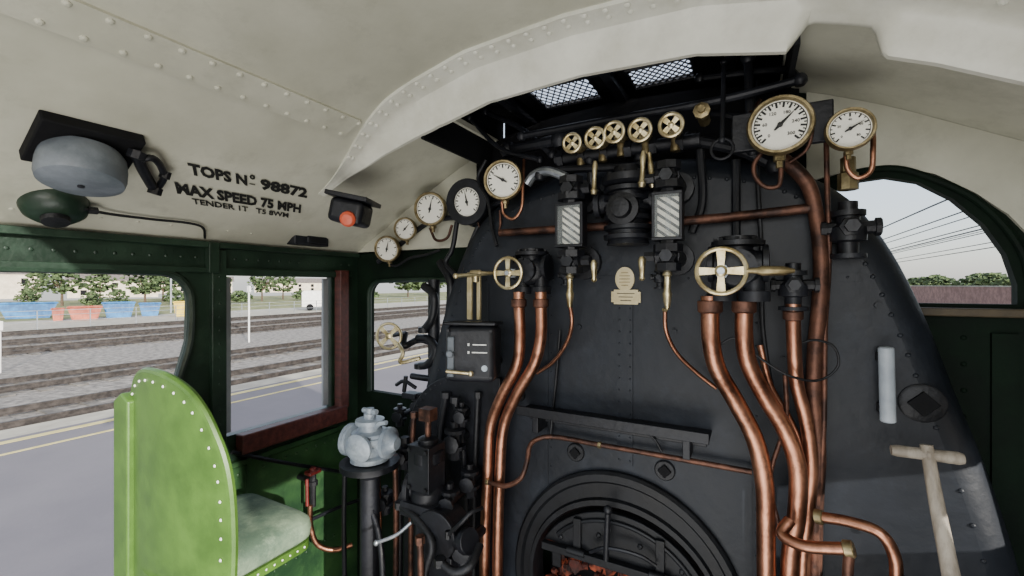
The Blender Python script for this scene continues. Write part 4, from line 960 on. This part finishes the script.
for u,t,h,w in ((62,58,5.8,5.0),(145,62,5.6,5.2),(262,75,5.4,4.5),(-30,60,6,5),(408,100,6.5,9),(434,120,7,10),(283,84,5.4,5),(163,76,6,6),(100,78,5.0,5),(36,74,5.0,4),(213,80,5.4,6)): tree(u,t,h,w,'leafy green tree beyond the yard')
for u,t,h,w in ((92,55,1.9,2.6),(118,55,2.2,2.6),(175,64,2.0,3.2),(28,64,2.2,3.0),(208,66,2.0,3.5),(240,68,1.8,3.5),(300,80,1.8,3),(366,85,2.0,5)): tree(u,t,h,w,'low green bush on the far verge',True)
def house(u,t,w,h,lab,m='house'):
    p=onG(u,t); d=ray(u,CY); R=Matrix.Rotation(math.atan2(d.y,d.x)-math.pi/2,3,'Z'); p.z+=.02
    g=G().box(p+Vector((0,0,h/2)),(w,6,h),R)
    rf=G(); A=[R@Vector((x*w/2*1.05,y*3.3,0))+p+Vector((0,0,h)) for x,y in ((-1,-1),(1,-1),(1,1),(-1,1))]; B=[R@Vector((x*w/2*1.05,0,0))+p+Vector((0,0,h+1.8)) for x in (-1,1)]
    rf.add(A+B,[(0,1,5,4),(2,3,4,5),(1,2,5),(3,0,4),(0,3,2,1)])
    ps=[part('wall_body',g,m),part('house_roof',rf,'slate')]
    n=max(2,int(w/4))
    for i in range(n):
        for z in (h*.3,h*.72): ps.append(part('window',G().box(p+R@Vector((-w/2+(i+.5)*w/n,-3.02,z)),(1.0,.08,1.1),R),'dark'))
    thing('house',lab,'house',ps)
house(8,90,9,5.0,'pale rendered house beyond the yard'); house(190,150,24,4.0,'long pale terrace with slate roof'); house(115,100,15,3.8,'pale rendered house behind bushes'); house(300,170,30,3.6,'low pale terrace beyond the road')
p=onG(324,49); p.z+=.03; d=ray(324,CY); R=Matrix.Rotation(math.atan2(d.y,d.x)-math.pi/2,3,'Z')
prof=[(-2.2,.4),(-2.2,2.0),(-2.0,2.15),(1.0,2.15),(1.55,1.35),(2.2,1.15),(2.25,.4)]
g=G().prism([p+R@Vector((x,-.9,z)) for x,z in prof],R@Vector((0,1.8,0))); w=G(); w.prism([p+R@Vector((x,-.93,z)) for x,z in ((.3,1.4),(.3,1.95),(.95,1.95),(1.35,1.4))],R@Vector((0,.03,0)))
thing('van','white delivery van parked on the road','van',[part('van_body',g,'white',.05),part('window',w,'dark')]+[part('wheel',G().cyl(p+R@Vector((x,-.95,.36)),p+R@Vector((x,-.7,.36)),.36),'dark') for x in (-1.4,1.4)])
def post(u,t,h,r=.06,lab='white painted signal post by the track',m='white'):
    p=onG(u,t); g=G().cyl(p,p+Vector((0,0,h)),r); hd=G().box(p+Vector((0,0,h)),(.22,.1,.3)); thing('signal_post',lab,'post',[part('post',g,m),part('head',hd,m,.02)],group='trackside posts')
post(249,21.5,2.6,.04); post(171,44,4.2,.08,'grey lamp post beyond the tracks','pole'); post(0,14,1.5,.03,'short white marker post by the track')
g=G(); 
for z in (.5,.9,1.2): g.box(W(-38.9,40,ZG+z),(.03,200,.03))
y=-20
while y<130: g.box(W(-38.9,y,ZG+.6),(.05,.05,1.2)); y+=2.5
thing('yard_fence','long grey post and rail fence before the yard','fence',[part('fence',g,'pole')])
g=G(); g.box(W(22,60,ZG+1.31),(.4,140,2.6)); g2=G().box(W(22,60,ZG+2.67),(.5,140,.12)); 
thing('boundary_wall','long weathered red-brown boundary wall beside the line','wall',[part('brickwork',g,'brick'),part('coping',g2,'edge')])
for i in range(14): tree(900+i,0,3.6+random.uniform(0,.9),5.5,'leafy tree behind the boundary wall',pt=W(27+random.uniform(0,2),24+i*7,ZG))
def mast(x,y):
    g=G().cyl(W(x,y,ZG+.01),W(x,y,ZG+7.5),.11,n=8); a=G(); a.cyl(W(x,y,ZG+6.3),W(x-3.2,y,ZG+6.0),.035,n=6); a.cyl(W(x,y,ZG+7.2),W(x-3.2,y,ZG+6.3),.035,n=6); a.cyl(W(x-3.2,y,ZG+6.3),W(x-3.2,y,ZG+5.4),.03,n=6)
    thing('catenary_mast','grey steel overhead line mast with bracket arm','mast',[part('mast',g,'pole'),part('arm',a,'pole')],group='overhead line masts')
for y in (34,110): mast(17.5,y); 
for x,z in ((14.3,5.3),(14.3,6.4),(9.3,5.3),(9.3,6.4),(17.5,7.4),(12,7.0),(11,6.0),(7,6.2),(16,6.0)):
    g=G().tube([W(x,5,ZG+z),W(x,26,ZG+z+.05),W(x,52,ZG+z),W(x,104,ZG+z)],.034,6,k=2); thing('overhead_wire','thin dark overhead line wire','wire',[part('wire',g,'iron')],group='overhead line wires')
# ================================================= LIGHT, CAMERA
w=bpy.data.worlds.new('World'); bpy.context.scene.world=w; w.use_nodes=True
nt=w.node_tree; bg=nt.nodes['Background']
sky=nt.nodes.new('ShaderNodeTexSky'); sky.sky_type='NISHITA'; sky.sun_disc=False; sky.sun_elevation=math.radians(35); sky.sun_rotation=math.radians(120); sky.air_density=1.0; sky.dust_density=2.5
mx=nt.nodes.new('ShaderNodeMix'); mx.data_type='RGBA'; mx.inputs[0].default_value=.5; mx.inputs[7].default_value=(2.9,2.9,2.9,1)
nt.links.new(sky.outputs[0],mx.inputs[6]); nt.links.new(mx.outputs[2],bg.inputs[0]); bg.inputs[1].default_value=.48
sd_=bpy.data.lights.new('Sun','SUN'); sd_.energy=9; sd_.angle=math.radians(.6); sd_.color=(1,.95,.87)
so=bpy.data.objects.new('Sun',sd_); bpy.context.scene.collection.objects.link(so); so.rotation_euler=Vector((-.80,.40,-.26)).to_track_quat('-Z','Y').to_euler()
def area(loc,target,size,e,col=(1,1,1)):
    l=bpy.data.lights.new('Area','AREA'); l.energy=e; l.size=size; l.color=col
    o=bpy.data.objects.new('Area',l); bpy.context.scene.collection.objects.link(o); o.location=loc; o.rotation_euler=(Vector(target)-Vector(loc)).to_track_quat('-Z','Y').to_euler()
area((.2,-1.6,1.9),(-.4,1.4,1.7),1.2,27,(1,.99,.97))  # added fill lamp behind the camera, no fixture there
area((-.2,-.3,.35),(-.6,.6,2.3),1.2,25,(1,.99,.95))  # added unseen up-light that brightens the roof
cam=bpy.data.cameras.new('Camera'); co=bpy.data.objects.new('Camera',cam); bpy.context.scene.collection.objects.link(co)
cam.sensor_width=36; cam.lens=36*F/1024; cam.shift_y=-(288-CY)/1024; cam.clip_start=.02; cam.clip_end=1000
co.location=O; co.rotation_euler=(math.radians(90),0,YAW)
bpy.context.scene.camera=co
